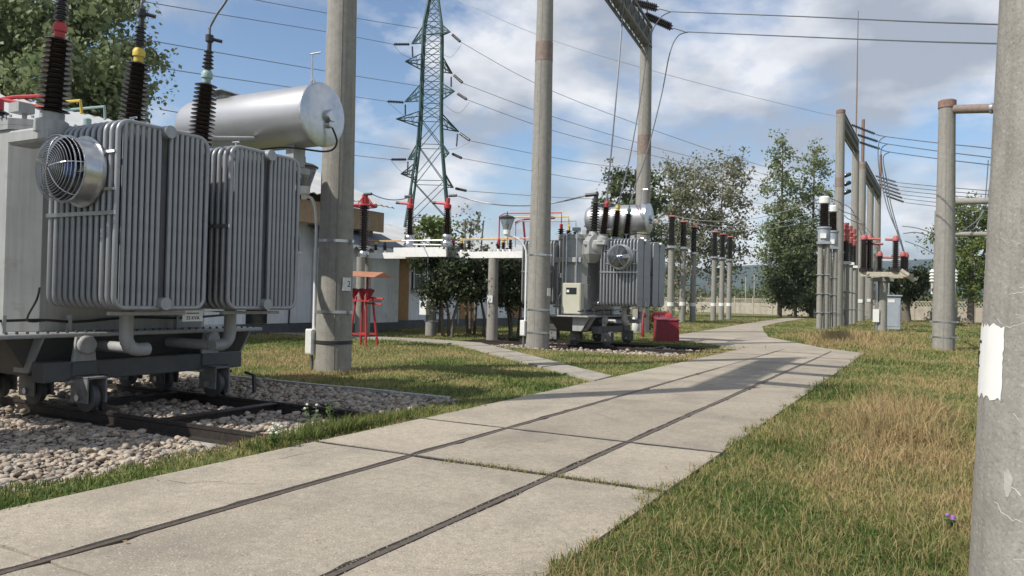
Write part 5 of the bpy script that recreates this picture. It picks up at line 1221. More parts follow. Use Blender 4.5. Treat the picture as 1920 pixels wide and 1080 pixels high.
# ------------------------------------------------------------------ green lattice pylon
PYD = 85.0
def pz(py, px=800, D=PYD): return P3(px, py, D).z
def pylon():
    c = P3(800, 560, PYD); cx, cy = c.x, c.y
    t = thing('lattice_pylon', 'green lattice high voltage pylon with crossed arms behind the low building', 'pylon', (cx, cy, 0))
    levels = [(0, 3.4), (5.2, 2.85), (9.9, 2.2), (14.0, 1.72), (18.0, 1.3), (21.0, 1.13), (24.0, 1.1), (27.0, 1.06), (30.0, 1.02), (31.5, .95), (34.4, .48), (38.5, .08)]
    yw = R(30); ca, sa = math.cos(yw), math.sin(yw)
    def cor(k, hw, z): 
        x, y = ((-1, -1), (1, -1), (1, 1), (-1, 1))[k]; x *= hw; y *= hw
        return Vector((cx + x * ca - y * sa, cy + x * sa + y * ca, z))
    for k in range(4):
        m = MB(); m.tube([cor(k, hw, z - (.3 if z == 0 else 0)) for z, hw in levels], .14, 4); m.build('leg', M['pylon'], t)
    br = MB()
    def fine():
        out = [levels[0]]
        for (z0, w0), (z1, w1) in zip(levels[:-1], levels[1:]):
            n = max(1, int(round((z1 - z0) / (max(w0, w1) * 1.75)))) if z1 < 38 else 2
            for i in range(1, n + 1): out.append((z0 + (z1 - z0) * i / n, w0 + (w1 - w0) * i / n))
        return out
    F_ = fine()
    for (z0, w0), (z1, w1) in zip(F_[:-1], F_[1:]):
        for k in range(4):
            j = (k + 1) % 4
            br.bar(cor(k, w0, z0), cor(j, w1, z1), .06); br.bar(cor(j, w0, z0), cor(k, w1, z1), .06); br.bar(cor(k, w1, z1), cor(j, w1, z1), .06)
    tag(br.build('bracing', M['pylon'], t), kind='stuff')
    # arms: (body height, left tip pixel, right tip pixel, depth offset of the right tip)
    arms = [((772, 82), 1.7, (844, 60), -1.8), ((760, 115), -2.0, (848, 138), 2.0), ((759, 191), 2.0, (852, 171), -2.2), ((743, 223), -2.6, (860, 247), 2.8), ((765, 299), 1.7, (842, 287), -1.8), ((752, 326), -2.2, (850, 352), 2.3)]
    tips = []
    for n, (lp, ld, rp, rd) in enumerate(arms):
        for (px, dd) in ((lp, ld), (rp, rd)):
            tip = P3(px[0], px[1], PYD + dd); zb = tip.z; hw = np.interp(zb, [l[0] for l in levels], [l[1] for l in levels])
            out = Vector((tip.x - cx, tip.y - cy, 0)); ks = sorted(range(4), key=lambda k: -(cor(k, 1, 0) - Vector((cx, cy, 0))).dot(out))[:2]
            m = MB(); a, b = (cor(k, hw, zb) for k in ks); hz = 1.15 if n % 2 == 0 else -.0
            zu = zb + 1.3; hu = np.interp(zu, [l[0] for l in levels], [l[1] for l in levels]); a2, b2 = (cor(k, hu, zu) for k in ks)
            for p in (a, b, a2, b2): m.bar(p, tip, .10)
            for i in range(1, 3):
                u = i / 3; pa, pb, pa2, pb2 = (q.lerp(tip, u) for q in (a, b, a2, b2)); m.bar(pa, pb, .035); m.bar(pa2, pa, .035); m.bar(pb2, pb, .035)
                u0 = (i - 1) / 3; m.bar(a2.lerp(tip, u0), pa, .035); m.bar(b2.lerp(tip, u0), pb, .035)
            m.build('cross_arm', M['pylon'], t)['kind'] = 'stuff'; tips.append((tip, px))
    return tips
TIPS = pylon()
def string(a, b, r=.12, n=10, name='insulator_string', label='', grp='insulator strings on the pylon'):
    a = Vector(a); b = Vector(b); L_ = (b - a).length; p = []
    for i in range(n):
        z = L_ * (.06 + .88 * i / n); dz = L_ * .88 / n; p += [(r * .3, z), (r, z + dz * .35), (r, z + dz * .6), (r * .3, z + dz * .9)]
    o = MB().lathe([(.02, 0)] + p + [(.02, L_)], a, b - a, 8).build(name, M['bporc'], None, 30); return tag(o, label, 'insulator', grp)
def owire(name, label, pts, r, m='wire', grp='overhead power lines', sm=True):
    return tag(MB().tube(smoothpath(pts) if sm else pts, r, 5).build(name, M[m], None, 60), label, 'wire', grp)
def pylon_lines():
    ends = ['first', 'second', 'third']
    # (string start px, string end px, depth)
    ls = [((769, 83), (737, 83), 'upper left'), ((758, 192), (725, 190), 'middle left'), ((763, 299), (732, 299), 'lower left')]
    rs = [((847, 64), (864, 79), 'highest right'), ((850, 140), (868, 156), 'second right'), ((857, 175), (876, 187), 'third right'), ((861, 249), (882, 264), 'fourth right'), ((847, 288), (867, 297), 'fifth right'), ((853, 353), (876, 358), 'lowest right')]
    hang = [((773, 86), (774, 108), 'upper left'), ((846, 143), (846, 164), 'upper right'), ((760, 195), (760, 217), 'middle left'), ((858, 250), (856, 276), 'middle right'), ((765, 302), (764, 330), 'lower left')]
    for a, b, n in ls: string(P3(*a, PYD), P3(*b, PYD - 1), .16, label=f'dark tension insulator string on the {n} arm of the pylon')
    for a, b, n in rs: string(P3(*a, PYD), P3(*b, PYD - 1), .16, label=f'dark tension insulator string on the {n} arm of the pylon')
    for a, b, n in hang: string(P3(*a, PYD), P3(*b, PYD), .11, label=f'hanging insulator string under the {n} arm of the pylon')
    D = PYD - 1
    wl = [(((784, 53), D), ((673, 35), 70), ((480, 0), 52), ((300, -40), 38), 'first line from the top leaving the pylon to the left'),
          (((737, 83), D), ((620, 61), 70), ((275, 4), 46), ((60, -40), 36), 'second line from the top leaving the pylon to the left'),
          (((784, 161), D), ((615, 134), 66), ((230, 67), 44), ((-60, 12), 34), 'third line leaving the pylon to the left, above the shiny tank'),
          (((725, 190), D), ((540, 163), 62), ((297, 127), 46), ((-60, 70), 34), 'fourth line leaving the pylon to the left, just above the shiny tank'),
          (((768, 280), D), ((669, 266), 72), ((560, 250), 60), ((300, 205), 44), 'fifth line leaving the pylon to the left, behind the thick pole'),
          (((732, 299), D), ((671, 292), 72), ((560, 277), 60), ((300, 238), 44), 'lowest line leaving the pylon to the left')]
    for *q, lb in wl: owire('overhead_wire', lb, [P3(*p, d) for p, d in q], .028)
    wr = [(((864, 79), D), ((1041, 173), 86), ((1323, 278), 100), ((1480, 325), 112), 'line from the highest right arm of the pylon sloping down to the right'),
          (((868, 156), D), ((1041, 220), 88), ((1245, 281), 100), ((1450, 330), 114), 'line from the second right arm of the pylon sloping down to the right'),
          (((876, 187), D), ((1041, 246), 88), ((1230, 293), 100), ((1450, 345), 114), 'line from the third right arm of the pylon sloping down to the right'),
          (((882, 264), D), ((1041, 296), 90), ((1150, 313), 100), ((1430, 352), 118), 'line from the fourth right arm of the pylon'),
          (((867, 297), D), ((1041, 328), 90), ((1150, 345), 100), ((1430, 382), 118), 'line from the fifth right arm of the pylon'),
          (((876, 358), D), ((1041, 370), 92), ((1110, 373), 100), ((1430, 392), 118), 'line from the lowest right arm of the pylon')]
    for *q, lb in wr: owire('overhead_wire', lb, [P3(*p, d) for p, d in q], .028)
    loops = [((737, 83), (752, 100), (772, 110), 'upper left'), ((725, 190), (745, 207), (760, 219), 'middle left'), ((732, 299), (748, 318), (766, 330), 'lower left'), ((826, 97), (845, 107), (866, 82), 'upper right'), ((826, 190), (858, 212), (880, 192), 'middle right'), ((840, 280), (858, 278), (882, 266), 'fourth right')]
    for a, b, c, n in loops: owire('jumper_wire', f'slack jumper wire at the {n} arm of the pylon', [P3(*a, D), P3(*b, D), P3(*c, D)], .02, grp='jumper wires on the pylon')
    owire('overhead_wire', 'pale earth wire crossing the sky down to the first gantry pole of the far yard', [P3(640, -110, 55), P3(860, 0, 50), P3(1043, 78, 50), P3(1280, 148, 52), P3(1500, 203, 55), P3(1573, 219, 58)], .016, 'alu')
pylon_lines()
over_strings()

# gantry strings and lines to the right of the second transformer
def gantry_lines():
    D = 37.5
    for k, (a, b, c, lb) in enumerate((((1208, 28), (1262, 52), (1290, 61), 'lower'), ((1178, 2), (1235, 16), (1258, 22), 'upper'))):
        for dz in (-3, 3): string(P3(a[0], a[1] + dz, D), P3(b[0], b[1] + dz, D - .6), .13, 14, label=f'{lb} black insulator string on the gantry beam, {("upper","lower")[dz > 0]} of its pair', grp='insulator strings on the gantry beam')
        owire('wire_clamp', f'clamp link at the end of the {lb} gantry insulator pair', [P3(*b, D - .6), P3(*c, D - .7)], .035, 'alu', 'clamp links', sm=False)
    owire('overhead_wire', 'lower thick line from the gantry running right to the near pole', [P3(1290, 60, D - .7), P3(1500, 69, 28), P3(1700, 77, 22), P3(1875, 82, 18), P3(2300, 92, 13)], .022)
    owire('overhead_wire', 'upper thick line from the gantry running right to the near pole', [P3(1258, 22, D - .7), P3(1500, 31, 28), P3(1700, 40, 22), P3(1875, 46, 18), P3(2300, 60, 13)], .022)
    def capT(s): return Vector(W(s, 9.14 - .10, 4.62)) + DT2
    g = 'down cables to the second transformer'
    owire('down_cable', 'black cable hanging straight down to the red bushing of the second transformer', [P3(1172, -60, 33), P3(1165, 60, 32), P3(1152, 220, 30), capT(5.40)], .03, grp=g)
    owire('down_cable', 'black cable to the yellow bushing of the second transformer, in front of the pole', [P3(1258, 22, D - .7), P3(1238, 34, D - .9), P3(1218, 75, 35), P3(1200, 190, 33), P3(1180, 300, 31), capT(6.43)], .026, grp=g)
    owire('down_cable', 'black cable to the turquoise bushing of the second transformer, bowed to the right', [P3(1290, 60, D - .7), P3(1271, 68, D - .9), P3(1256, 100, 36), P3(1240, 180, 35), P3(1212, 290, 33), P3(1192, 345, 31.5), capT(7.50)], .026, grp=g)
gantry_lines()

# ------------------------------------------------------------------ far yard
ORD = ('topmost', 'second from the top', 'third from the top', 'third from the bottom', 'second from the bottom', 'lowest')
def group6():
    g = 'post insulators on slim concrete columns'
    row = [(1257, 605, 408, 460), (1279, 602, 418, 462), (1299, 600, 428, 472), (1338, 600, 437, 480), (1353, 600, 441, 482), (1367, 598, 446, 485)]
    tops = []
    lab = ['tall black insulator column nearest the second transformer', 'second black insulator column from the second transformer', 'third black insulator column from the second transformer', 'fourth black insulator column, left one of the farther trio', 'fifth black insulator column, middle one of the farther trio', 'last black insulator column, right one of the farther trio']
    for i, (px, yb, y1, y2) in enumerate(row):
        p = base(px, (54, 57, 59.5, 66, 68.5, 71)[i]); z2 = ztop(p, y2); z1 = ztop(p, y1)
        t = thing('insulator_column', lab[i], 'insulator column', p, g)
        MB().lathe([(.24, -.3), (.20, z2 - .15)], p, seg=14).build('shaft', M['pole'], t, 40)
        MB().lathe([(.36, z2 - .2), (.36, z2 - .05), (.2, z2)], p, seg=12).build('head_flange', M['galv'], t, 40)
        MB().lathe(sheds(z2, z1, 16, .19, .29, .92), p, seg=14).build('insulator', M['bporc'], t, 40)
        MB().lathe([(.22, z1), (.32, z1 + .06), (.2, z1 + .14)], p, seg=12).build('cap', M['pink'], t, 40)
        MB().bar(Vector((p.x - .65, p.y, z2 * .52)), Vector((p.x + .5, p.y, z2 * .52)), .07).build('bracket', M['rust'], t)
        MB().lathe([(.232, z2 * .22), (.232, z2 * .27)], p, seg=14).build('white_ring', M['white'], t); tops.append(Vector((p.x, p.y, z1 + .14)))
    return tops
TOP6 = group6()
def ct_group():
    g = 'current transformers on twin columns'; row = [(1543, 49.0, 368, 440, 452), (1559, 54.0, 385, 446, 462), (1570, 59, 392, 455, 470)]; tops = []
    lb = ['nearest grey headed current transformer on twin columns at the far yard edge', 'second current transformer on twin columns, just behind the nearest', 'third current transformer on twin columns, half hidden by the big pole']
    for i, (px, D, y0, y1, y2) in enumerate(row):
        p = base(px, D); z0, z1, z2 = (ztop(p, y) for y in (y0, y1, y2)); t = thing('current_transformer', lb[i], 'current transformer', p, g)
        for dx in (-.19, .19): MB().lathe([(.20, -.3), (.17, z2 - .2)], (p.x + dx, p.y, 0), seg=12).build('column', M['pole'], t, 40)
        for z in (1.0, 2.2, 3.4): MB().box((p.x - .42, p.y - .22, z), (p.x + .42, p.y + .22, z + .05)).build('clamp_band', M['galv'], t)
        MB().tube([(p.x + .1, p.y - .24, 0), (p.x + .06, p.y - .24, z2 * .6), (p.x + .12, p.y - .24, z2)], .025, 5).build('cable', M['rubber'], t)
        MB().box((p.x - .4, p.y - .35, z2 - .2), (p.x + .4, p.y + .35, z2 - .05)).build('base_plate', M['galv'], t)
        MB().lathe([(.36, z2 - .05), (.38, z2 + .1), (.38, z1 + .35), (.44, z1 + .38), (.44, z1 + .48), (.3, z1 + .5)], p, seg=16).build('housing', M['rope'], t, 40)
        MB().box((p.x - .18, p.y - .45, z2 + .15), (p.x + .18, p.y - .34, z2 + .45)).build('terminal_box', M['plate'], t)
        MB().lathe(sheds(z1 + .5, z0 - .5, 14, .24, .35, .9), p, seg=16).build('insulator', M['porc'], t, 40)
        MB().lathe([(.26, z0 - .5), (.34, z0 - .45), (.34, z0 - .1), (.2, z0)], p, seg=16).build('cap', M['plate'], t, 40); tops.append(Vector((p.x, p.y, z0)))
    g = 'red capped arresters behind the big yard pole'; row = [(1584, 60, 418, 488), (1591, 63, 424, 490), (1598, 66, 430, 496)]
    for i, (px, D, y0, y1) in enumerate(row):
        p = base(px, D); z0, z1 = ztop(p, y0), ztop(p, y1); t = thing('arrester', ('first', 'second', 'third')[i] + ' dark arrester with pink cap, counted from the big yard pole', 'arrester', p, g)
        for dx in (-.16, .16): MB().lathe([(.17, -.3), (.14, z1 - .3)], (p.x + dx, p.y, 0), seg=12).build('column', M['pole'], t, 40)
        for z in (1.2, 2.6): MB().box((p.x - .35, p.y - .2, z), (p.x + .35, p.y + .2, z + .05)).build('clamp_band', M['galv'], t)
        MB().box((p.x - .4, p.y - .3, z1 - .3), (p.x + .4, p.y + .3, z1 - .1)).build('base_plate', M['plate'], t)
        MB().lathe(sheds(z1 - .1, z0 - 1.4, 12, .22, .34, 1), p, seg=14).build('insulator', M['porc'], t, 40)
        MB().lathe([(.25, z0 - 1.4), (.3, z0 - 1.0), (.22, z0 - .9), (.33, z0 - .55), (.2, z0 - .45), (.24, z0)], p, seg=14).build('cap', M['pink'], t, 40)
    return tops
CTT = ct_group()
def far_yard():
    PA_ = base(1570.5, 58.5); zA = ztop(PA_, 207)
    pole('tall yard pole with rusty cap and brown sleeve, foremost of the far gantries', PA_, zA, .40, .30, (), ((ztop(PA_, 352), .75),), cap='rust')
    PB_ = base(1600, 72); zB = ztop(PB_, 283); pole('yard pole carrying the far end of the first far gantry beam', PB_, zB, .40, .30)
    beam('gantry_beam', 'first far gantry beam sloping away behind the foremost yard pole', Vector((PA_.x, PA_.y, zA - 1.25)), Vector((PB_.x, PB_.y, zB - .1)), 1.0, .5)
    PC_ = base(1613, 78); zC = ztop(PC_, 305); pole('yard pole with rusty collar and long red rod on top, behind the disconnector', PC_, zC, .44, .34, (1.1,), ((zC - .65, .5), (ztop(PC_, 432), .7)))
    plate_on(thing_by('concrete_pole'), PC_, .44, 2.0, .42, .36, toward(PC_))
    PD_ = base(1629, 92); zD = ztop(PD_, 345); pole('second yard pole with white plate behind the disconnector', PD_, zD, .46, .36); plate_on(thing_by('concrete_pole'), PD_, .46, 2.2, .4, .36, toward(PD_))
    PE_ = base(1643, 104); zE = ztop(PE_, 368); pole('farthest yard pole with white plate behind the disconnector', PE_, zE, .48, .38); plate_on(thing_by('concrete_pole'), PE_, .48, 2.3, .38, .34, toward(PE_))
    beam('gantry_beam', 'second far gantry beam sloping away behind the red topped pole', Vector((PC_.x, PC_.y, zC - 1.0)), Vector((PE_.x, PE_.y, zE - .1)), 1.1, .6)
    for P_, z0, y1, r, m, lb in ((PB_, zB - .2, 20, .07, 'sleeve', 'very tall thin brown lightning rod on the second far yard pole'), (PC_, zC, 224, .17, 'rust', 'red rusty rod on the collared yard pole')):
        tag(MB().tube([(P_.x, P_.y, z0), (P_.x, P_.y, ztop(P_, y1) * (1 if y1 > 100 else .72)), (P_.x, P_.y, ztop(P_, y1))], [r, r * .9, r * .5], 8).build('lightning_rod', M[m], None, 50), lb, 'rod')
    r = base(1647, 104); tag(MB().cyl((r.x, r.y, zE - .2), (r.x, r.y, ztop(r, 290)), .16, seg=8).build('lightning_rod', M['rust'], None, 50), 'short red rod on the farthest yard pole', 'rod')
    # strings and lines from the first far beam
    D = 66
    for k, (a, b, c, d) in enumerate((((1594, 233), (1643, 252), (1660, 256), (1862, 279)), ((1606, 252), (1648, 266), (1664, 270), (1862, 296)), ((1610, 266), (1652, 280), (1668, 285), (1862, 310)))):
        string(P3(*a, D), P3(*b, D - 1), .13, 14, label=f'{("upper","middle","lower")[k]} tension insulator string of the first far gantry beam', grp='insulator strings of the far gantries')
        owire('overhead_wire', f'{("upper","middle","lower")[k]} line running right from the first far gantry', [P3(*b, D - 1), P3(*c, D - 1), P3((c[0] + d[0]) / 2, (c[1] + d[1]) / 2 + 1, 54), P3(*d, 45), P3(d[0] + 300, d[1] + 40, 34)], .035)
        e = ((1690, 452), (1693, 470), (1698, 482))[k]
        owire('down_cable', f'{("left","middle","right")[k]} heavy cable bowing down from the first far gantry to the disconnector', [P3(*c, D - 1), P3(c[0] - 12, c[1] + 12, D - 2), P3(c[0] - 12 + 4 * k, c[1] + 60, D - 5), P3(1664 + k * 4, 390, 58), P3(*e, 51)], .04, grp='heavy cables to the disconnector')
    D = 92
    for k in range(6):
        ya = 329 + 7.5 * k; yb = 345 + 8 * k
        string(P3(1640 + 4 * k, ya, D), P3(1682 + 3 * k, ya + 13, D - 2), .13, 14, label=f'tension insulator string on the second far gantry beam, {ORD[k]} of six', grp='insulator strings of the far gantries')
        owire('overhead_wire', f'line running right from the second far gantry, {ORD[k]} of six', [P3(1682 + 3 * k, ya + 13, D - 2), P3(1700 + k * 2, ya + 15, D - 4), P3(1762, ya + 21, 76), P3(1870, ya + 30, 60)], .035)
    for k in range(6):
        string(P3(1583 + (k % 2) * 22, 330 + 8 * k, D), P3(1594 + (k % 2) * 24, 326 + 8 * k, D + 1), .26, 4, label=f'dark insulator string left of the far gantries, {ORD[k]} of six', grp='insulator strings of the far gantries')
    # lines between the insulator columns, the current transformers and the gantry
    g = 'slack lines of the far yard'
    for k in range(3):
        a = TOP6[k]; c = CTT[k]
        owire('overhead_wire', f'slack pale line from the {("first","second","third")[k]} black insulator column to the current transformers', sag(a, c, .9, 10), .02, 'galvwire', g, sm=False)
        e = P3((1600, 1610, 1620)[k], (398, 410, 424)[k], 64); f = P3((1624, 1630, 1650)[k], (470, 452, 458)[k], 56)
        owire('overhead_wire', f'dark line bowing down from the {("first","second","third")[k]} current transformer past the big pole', [c, P3((1575, 1580, 1590)[k], (380, 396, 410)[k], 58), e, f], .03, 'wire', g)
    for k, (a, b, c, d) in enumerate((((1692, 424), (1720, 428), (1758, 440), (1800, 452)), ((1694, 438), (1720, 436), (1756, 448), (1800, 462)), ((1697, 452), (1725, 462), (1758, 478), (1800, 480)))):
        owire('overhead_wire', f'{("upper","middle","lower")[k]} slack cable from the disconnector to the pole on the right lawn', [P3(*a, 52), P3(*b, 46), P3(*c, 40), P3(*d, 33)], .028, 'wire', g)
def thing_by(nm):
    return [o for o in bpy.data.objects if o.name.startswith(nm) and o.parent is None and o.type == 'EMPTY'][-1] if False else LAST[0]
LAST = [None]
_pole = pole
def pole(*a, **k):
    LAST[0] = _pole(*a, **k); return LAST[0]
far_yard()
def disconnector():
    p = base(1655, 47.5); D = 47.5; z = ztop(p, 520); Z = lambda y: ztop(p, y); X = lambda px: base(px, D).x
    t = thing('disconnector', 'weathered three pole disconnector with red blades on a concrete post', 'switch', p)
    MB().lathe([(.28, -.3), (.24, z)], (p.x, p.y, 0), seg=14).build('post', M['pole'], t, 40); MB().lathe([(.10, -.3), (.09, z)], (p.x - .32, p.y - .1, 0), seg=10).build('drive_tube', M['galv'], t, 40)
    MB().box((p.x - .52, p.y - .36, Z(604)), (p.x - .16, p.y - .14, Z(580))).build('drive_box', M['plate'], t)
    for y, a, b, m in ((-1.3, 1614, 1704, 'patina'), (1.3, 1622, 1712, 'patina')):
        MB().box((X(a), p.y + y - .1, z), (X(b), p.y + y + .1, z + .28)).build('frame_beam', M[m], t)
    for k in range(3): MB().box((X(1620 + k * 36), p.y - 1.2, z + .05), (X(1626 + k * 36), p.y + 1.2, z + .24)).build('cross_member', M['patina'], t)
    MB().box((X(1636), p.y - .3, z - .25), (X(1676), p.y + .3, z - .02)).build('head_block', M['beam'], t)
    for i, (px, yy, y1, r) in enumerate(((1620, -1.3, 452, .24), (1630, -1.0, 452, .22), (1646, 1.2, 478, .20), (1680, -1.3, 455, .22), (1692, 0.4, 480, .20), (1697, 1.3, 480, .2))):
        b = Vector((X(px), p.y + yy, z + .285)); zt = Z(y1)
        o = MB().lathe([(r * 1.1, 0), (r * 1.1, .2), (r * .8, .25)] + sheds(.25, zt - b.z, 13, r * .6, r, .95), b, seg=14).build('insulator', M['porc'], t, 40)
        MB().lathe([(r * .8, 0), (r * .9, .12), (r * .5, .3)], (b.x, b.y, zt), seg=10).build('cap', M['pink'], o, 40)
    for (a, b, y, yy) in ((1618, 1652, 450, -1.3), (1660, 1684, 452, -1.3), (1622, 1656, 458, -.9), (1640, 1672, 480, 1.2), (1668, 1690, 478, 1.2)):
        MB().cyl((X(a), p.y + yy, Z(y)), (X(b), p.y + yy, Z(y) - .05), .075, seg=8).build('blade', M['pink'], t, 40)
    for (a, y, yy) in ((1616, 506, -1.35), (1690, 508, -1.35), (1700, 516, 1.3)):
        q = MB(); q.cyl((X(a), p.y + yy, Z(y)), (X(a + 14), p.y + yy, Z(y + 10)), .12, seg=10); q.build('crank_arm', M['patina'], t, 40)
    q = base(1675, 51.5); c = thing('control_kiosk', 'grey steel kiosk cabinet with overhanging lid beside the disconnector post', 'cabinet', q)
    h = ztop(q, 556); MB().box((q.x - .45, q.y - .4, .0), (q.x + .45, q.y + .4, h), .02).build('body', M['rope'], c); MB().box((q.x - .52, q.y - .5, h + .002), (q.x + .55, q.y + .5, h + .1), .02).build('lid', M['rope'], c)
    MB().box((q.x - .36, q.y - .425, .2), (q.x + .36, q.y - .402, h - .55)).build('door', M['rope'], c); MB().box((q.x - .3, q.y - .42, h - .4), (q.x + .1, q.y - .402, h - .2)).build('vent', M['plate'], c)
    MB().cyl((q.x - .3, q.y + .2, h + .1), (q.x - .3, q.y + .2, h + .9), .05, seg=8).build('conduit', M['galv'], c)
disconnector()
def right_pole():
    p = gp(1769, 655); z = ztop(p, 190); t = pole('concrete pole with rusty cap and side pipe standing on the right lawn', p, z, .375, .27, (.45, 1.0), (), cap='rust')
    a = Vector((p.x, p.y, z - .3)); e = Vector(P3(1905, 202, (CM.transposed() @ (a - Vector((0, 0, CAMH)))).z * -1 - 2))
    o = thing('cross_pipe', 'rusty concrete pipe reaching right from the capped pole', 'pipe', a)
    MB().cyl(a + (e - a).normalized() * .28, e, .16, seg=16).build('pipe', M['sleeve'], o, 40); MB().cyl(e - (e - a).normalized() * .8, e - (e - a).normalized() * .7, .19, seg=16).build('collar', M['galv'], o, 40)
    pole('concrete pole at the right end of the rusty cross pipe, hidden by the near pole', Vector((e.x, e.y, 0)), e.z + .3, .36, .26, cap='rust')
    h_ = P3(1886, 376, 38); pole('slim concrete pole at the right end of the two grey cross pipes', Vector((h_.x, h_.y, 0)), h_.z + .5, .24, .19)
    q = base(1757, 41); z2 = ztop(q, 395); pole('slimmer concrete pole half hidden behind the capped pole on the right lawn', q, z2, .22, .18); plate_on(LAST[0], q, .22, 1.75, .18, .5, toward(q))
    tag(MB().cyl((q.x, q.y, z2), (q.x, q.y, ztop(q, 285)), .05, seg=8).build('lightning_rod', M['rust'], None), 'thin rusty rod rising from the slimmer pole on the right lawn', 'rod')
    for y0, px1, D2, lb in ((376, 1856, 40, 'upper'), (437, 1848, 40, 'lower')):
        tag(MB().cyl(P3(1788, y0 + 2, D2), P3(px1 + 30, y0 + (0 if lb == 'upper' else 2), D2 - 2), .17 if lb == 'upper' else .12, seg=12).build('cross_pipe', M['pole'], None, 40), f'{lb} grey cross pipe between the capped pole and the near pole', 'pipe')
    for px, y in ((1815, 440), (1828, 440)):
        a = P3(px, 400, 39.5); b = P3(px, 436, 39.5); string(b, a, .09, 8, label='grey hanging insulator on the lower cross pipe, ' + ('left one' if px < 1820 else 'right one'), grp='insulators on the cross pipe')
    owire('jumper_wire', 'black cable bowing past the hanging insulators at the near pole', [P3(1858, 330, 39), P3(1850, 380, 39), P3(1835, 410, 39), P3(1805, 432, 39), P3(1790, 436, 39)], .03)
    owire('jumper_wire', 'second black cable beside the hanging insulators at the near pole', [P3(1853, 300, 39), P3(1846, 380, 39), P3(1830, 425, 39), P3(1818, 432, 39)], .025)
    for px, lb in ((1748, 'left'), (1790, 'right')):
        b = P3(px, 530, 34); o = MB().lathe([(.05, -.5), (.05, 0)] + sheds(.0, .55, 4, .08, .13, 1) + [(.05, .6)], b, seg=14).build('white_insulator', M['wporc'], None, 40); tag(o, f'white ribbed insulator on the {lb} side of the capped pole', 'insulator', 'white insulators on the capped pole')
        tag(MB().bar(b - Vector((0, 0, .3)), Vector((p.x, p.y, b.z - .3)), .08).build('bracket_arm', M['rust'], None), f'small rusty arm holding the {lb} white insulator on the capped pole', 'bracket')
right_pole()

# ------------------------------------------------------------------ perimeter fence of concrete panels
def fence():
    a = base(1440, 108); b = base(1830, 84); d = (b - a); L_ = d.length; d /= L_; n = Vector((-d.y, d.x, 0))
    st = a - d * 40; total = L_ + 62; seg_ = 3.4; k = int(total / seg_)
    t = thing('perimeter_fence', 'long concrete panel fence with lattice top at the back of the yard', 'fence', st)
    for i in range(k):
        p = st + d * seg_ * i; q = p + d * seg_
        MB().extrude([p - d * .09 - n * .09 - Vector((0, 0, .2)), p + d * .09 - n * .09 - Vector((0, 0, .2)), p + d * .09 - n * .09 + Vector((0, 0, 2.5)), p - d * .09 - n * .09 + Vector((0, 0, 2.5))], n * .18).build('post', M['fence'], t)
        for j in range(3):
            z = .02 + j * .54; MB().extrude([p + d * .095 - n * .03 + Vector((0, 0, z)), q - d * .095 - n * .03 + Vector((0, 0, z)), q - d * .095 - n * .03 + Vector((0, 0, z + .53)), p + d * .095 - n * .03 + Vector((0, 0, z + .53))], n * .06).build('panel', M['fence'], t)
        lt = MB(); m = 9; w = (seg_ - .2) / m
        for j in range(m):
            u = p + d * (.1 + j * w); lt.bar(u + Vector((0, 0, 1.66)), u + d * w + Vector((0, 0, 2.14)), .07); lt.bar(u + Vector((0, 0, 2.14)), u + d * w + Vector((0, 0, 1.66)), .07)
        lt.bar(p + d * .1 + Vector((0, 0, 2.18)), q - d * .1 + Vector((0, 0, 2.18)), .09); lt.build('lattice', M['fence'], t)['kind'] = 'stuff'
        wr = MB()
        for z in (2.32, 2.45): wr.tube([p + Vector((0, 0, z)), q + Vector((0, 0, z))], .015, 3)
        for j in range(6): wr.bar(p + d * (j * .55) + Vector((0, 0, 2.2)), p + d * (j * .55 + .12) + Vector((0, 0, 2.48)), .03)
        wr.build('barbed_wire', M['rust'], t)['kind'] = 'stuff'
fence()
for px, D, y1, lb in ((1398, 118, 512, 'left of a pair behind the fence'), (1414, 118, 515, 'right of a pair behind the fence'), (1525, 100, 535, 'left of the current transformers')):
    p = base(px, D); tag(MB().cyl((p.x, p.y, -.2), (p.x, p.y, ztop(p, y1)), .09, seg=6).build('thin_post', M['kerb'], None), f'thin pale post, {lb}', 'post')

# ------------------------------------------------------------------ trees and shrubs
def leaf_material(name, c, c2, trans=.35):
    m = bpy.data.materials.new(name); m.use_nodes = True; nt = m.node_tree; N = nt.nodes; L = nt.links
    b = N['Principled BSDF']; b.inputs['Roughness'].default_value = .5; b.inputs['Specular IOR Level'].default_value = .35
    at = N.new('ShaderNodeAttribute'); at.attribute_name = 'tint'; mx = N.new('ShaderNodeMix'); mx.data_type = 'RGBA'; L.new(at.outputs['Fac'], mx.inputs['Factor'])
    mx.inputs['A'].default_value = (*c, 1); mx.inputs['B'].default_value = (*c2, 1); L.new(mx.outputs['Result'], b.inputs['Base Color'])
    tr = N.new('ShaderNodeBsdfTranslucent'); L.new(mx.outputs['Result'], tr.inputs['Color']); ms = N.new('ShaderNodeMixShader'); ms.inputs[0].default_value = trans
    L.new(b.outputs[0], ms.inputs[1]); L.new(tr.outputs[0], ms.inputs[2]); L.new(ms.outputs[0], N['Material Output'].inputs['Surface']); return m
M['leaf1'] = leaf_material('poplar_leaf', (.125, .175, .075), (.27, .295, .145))
M['leaf2'] = leaf_material('birch_leaf', (.15, .165, .105), (.30, .285, .19))
M['leaf3'] = leaf_material('dark_leaf', (.030, .048, .022), (.075, .09, .038), .2)
M['leaf4'] = leaf_material('light_leaf', (.10, .16, .04), (.22, .25, .08))
M['leaf5'] = leaf_material('needle_green', (.075, .105, .05), (.145, .165, .075), .25)
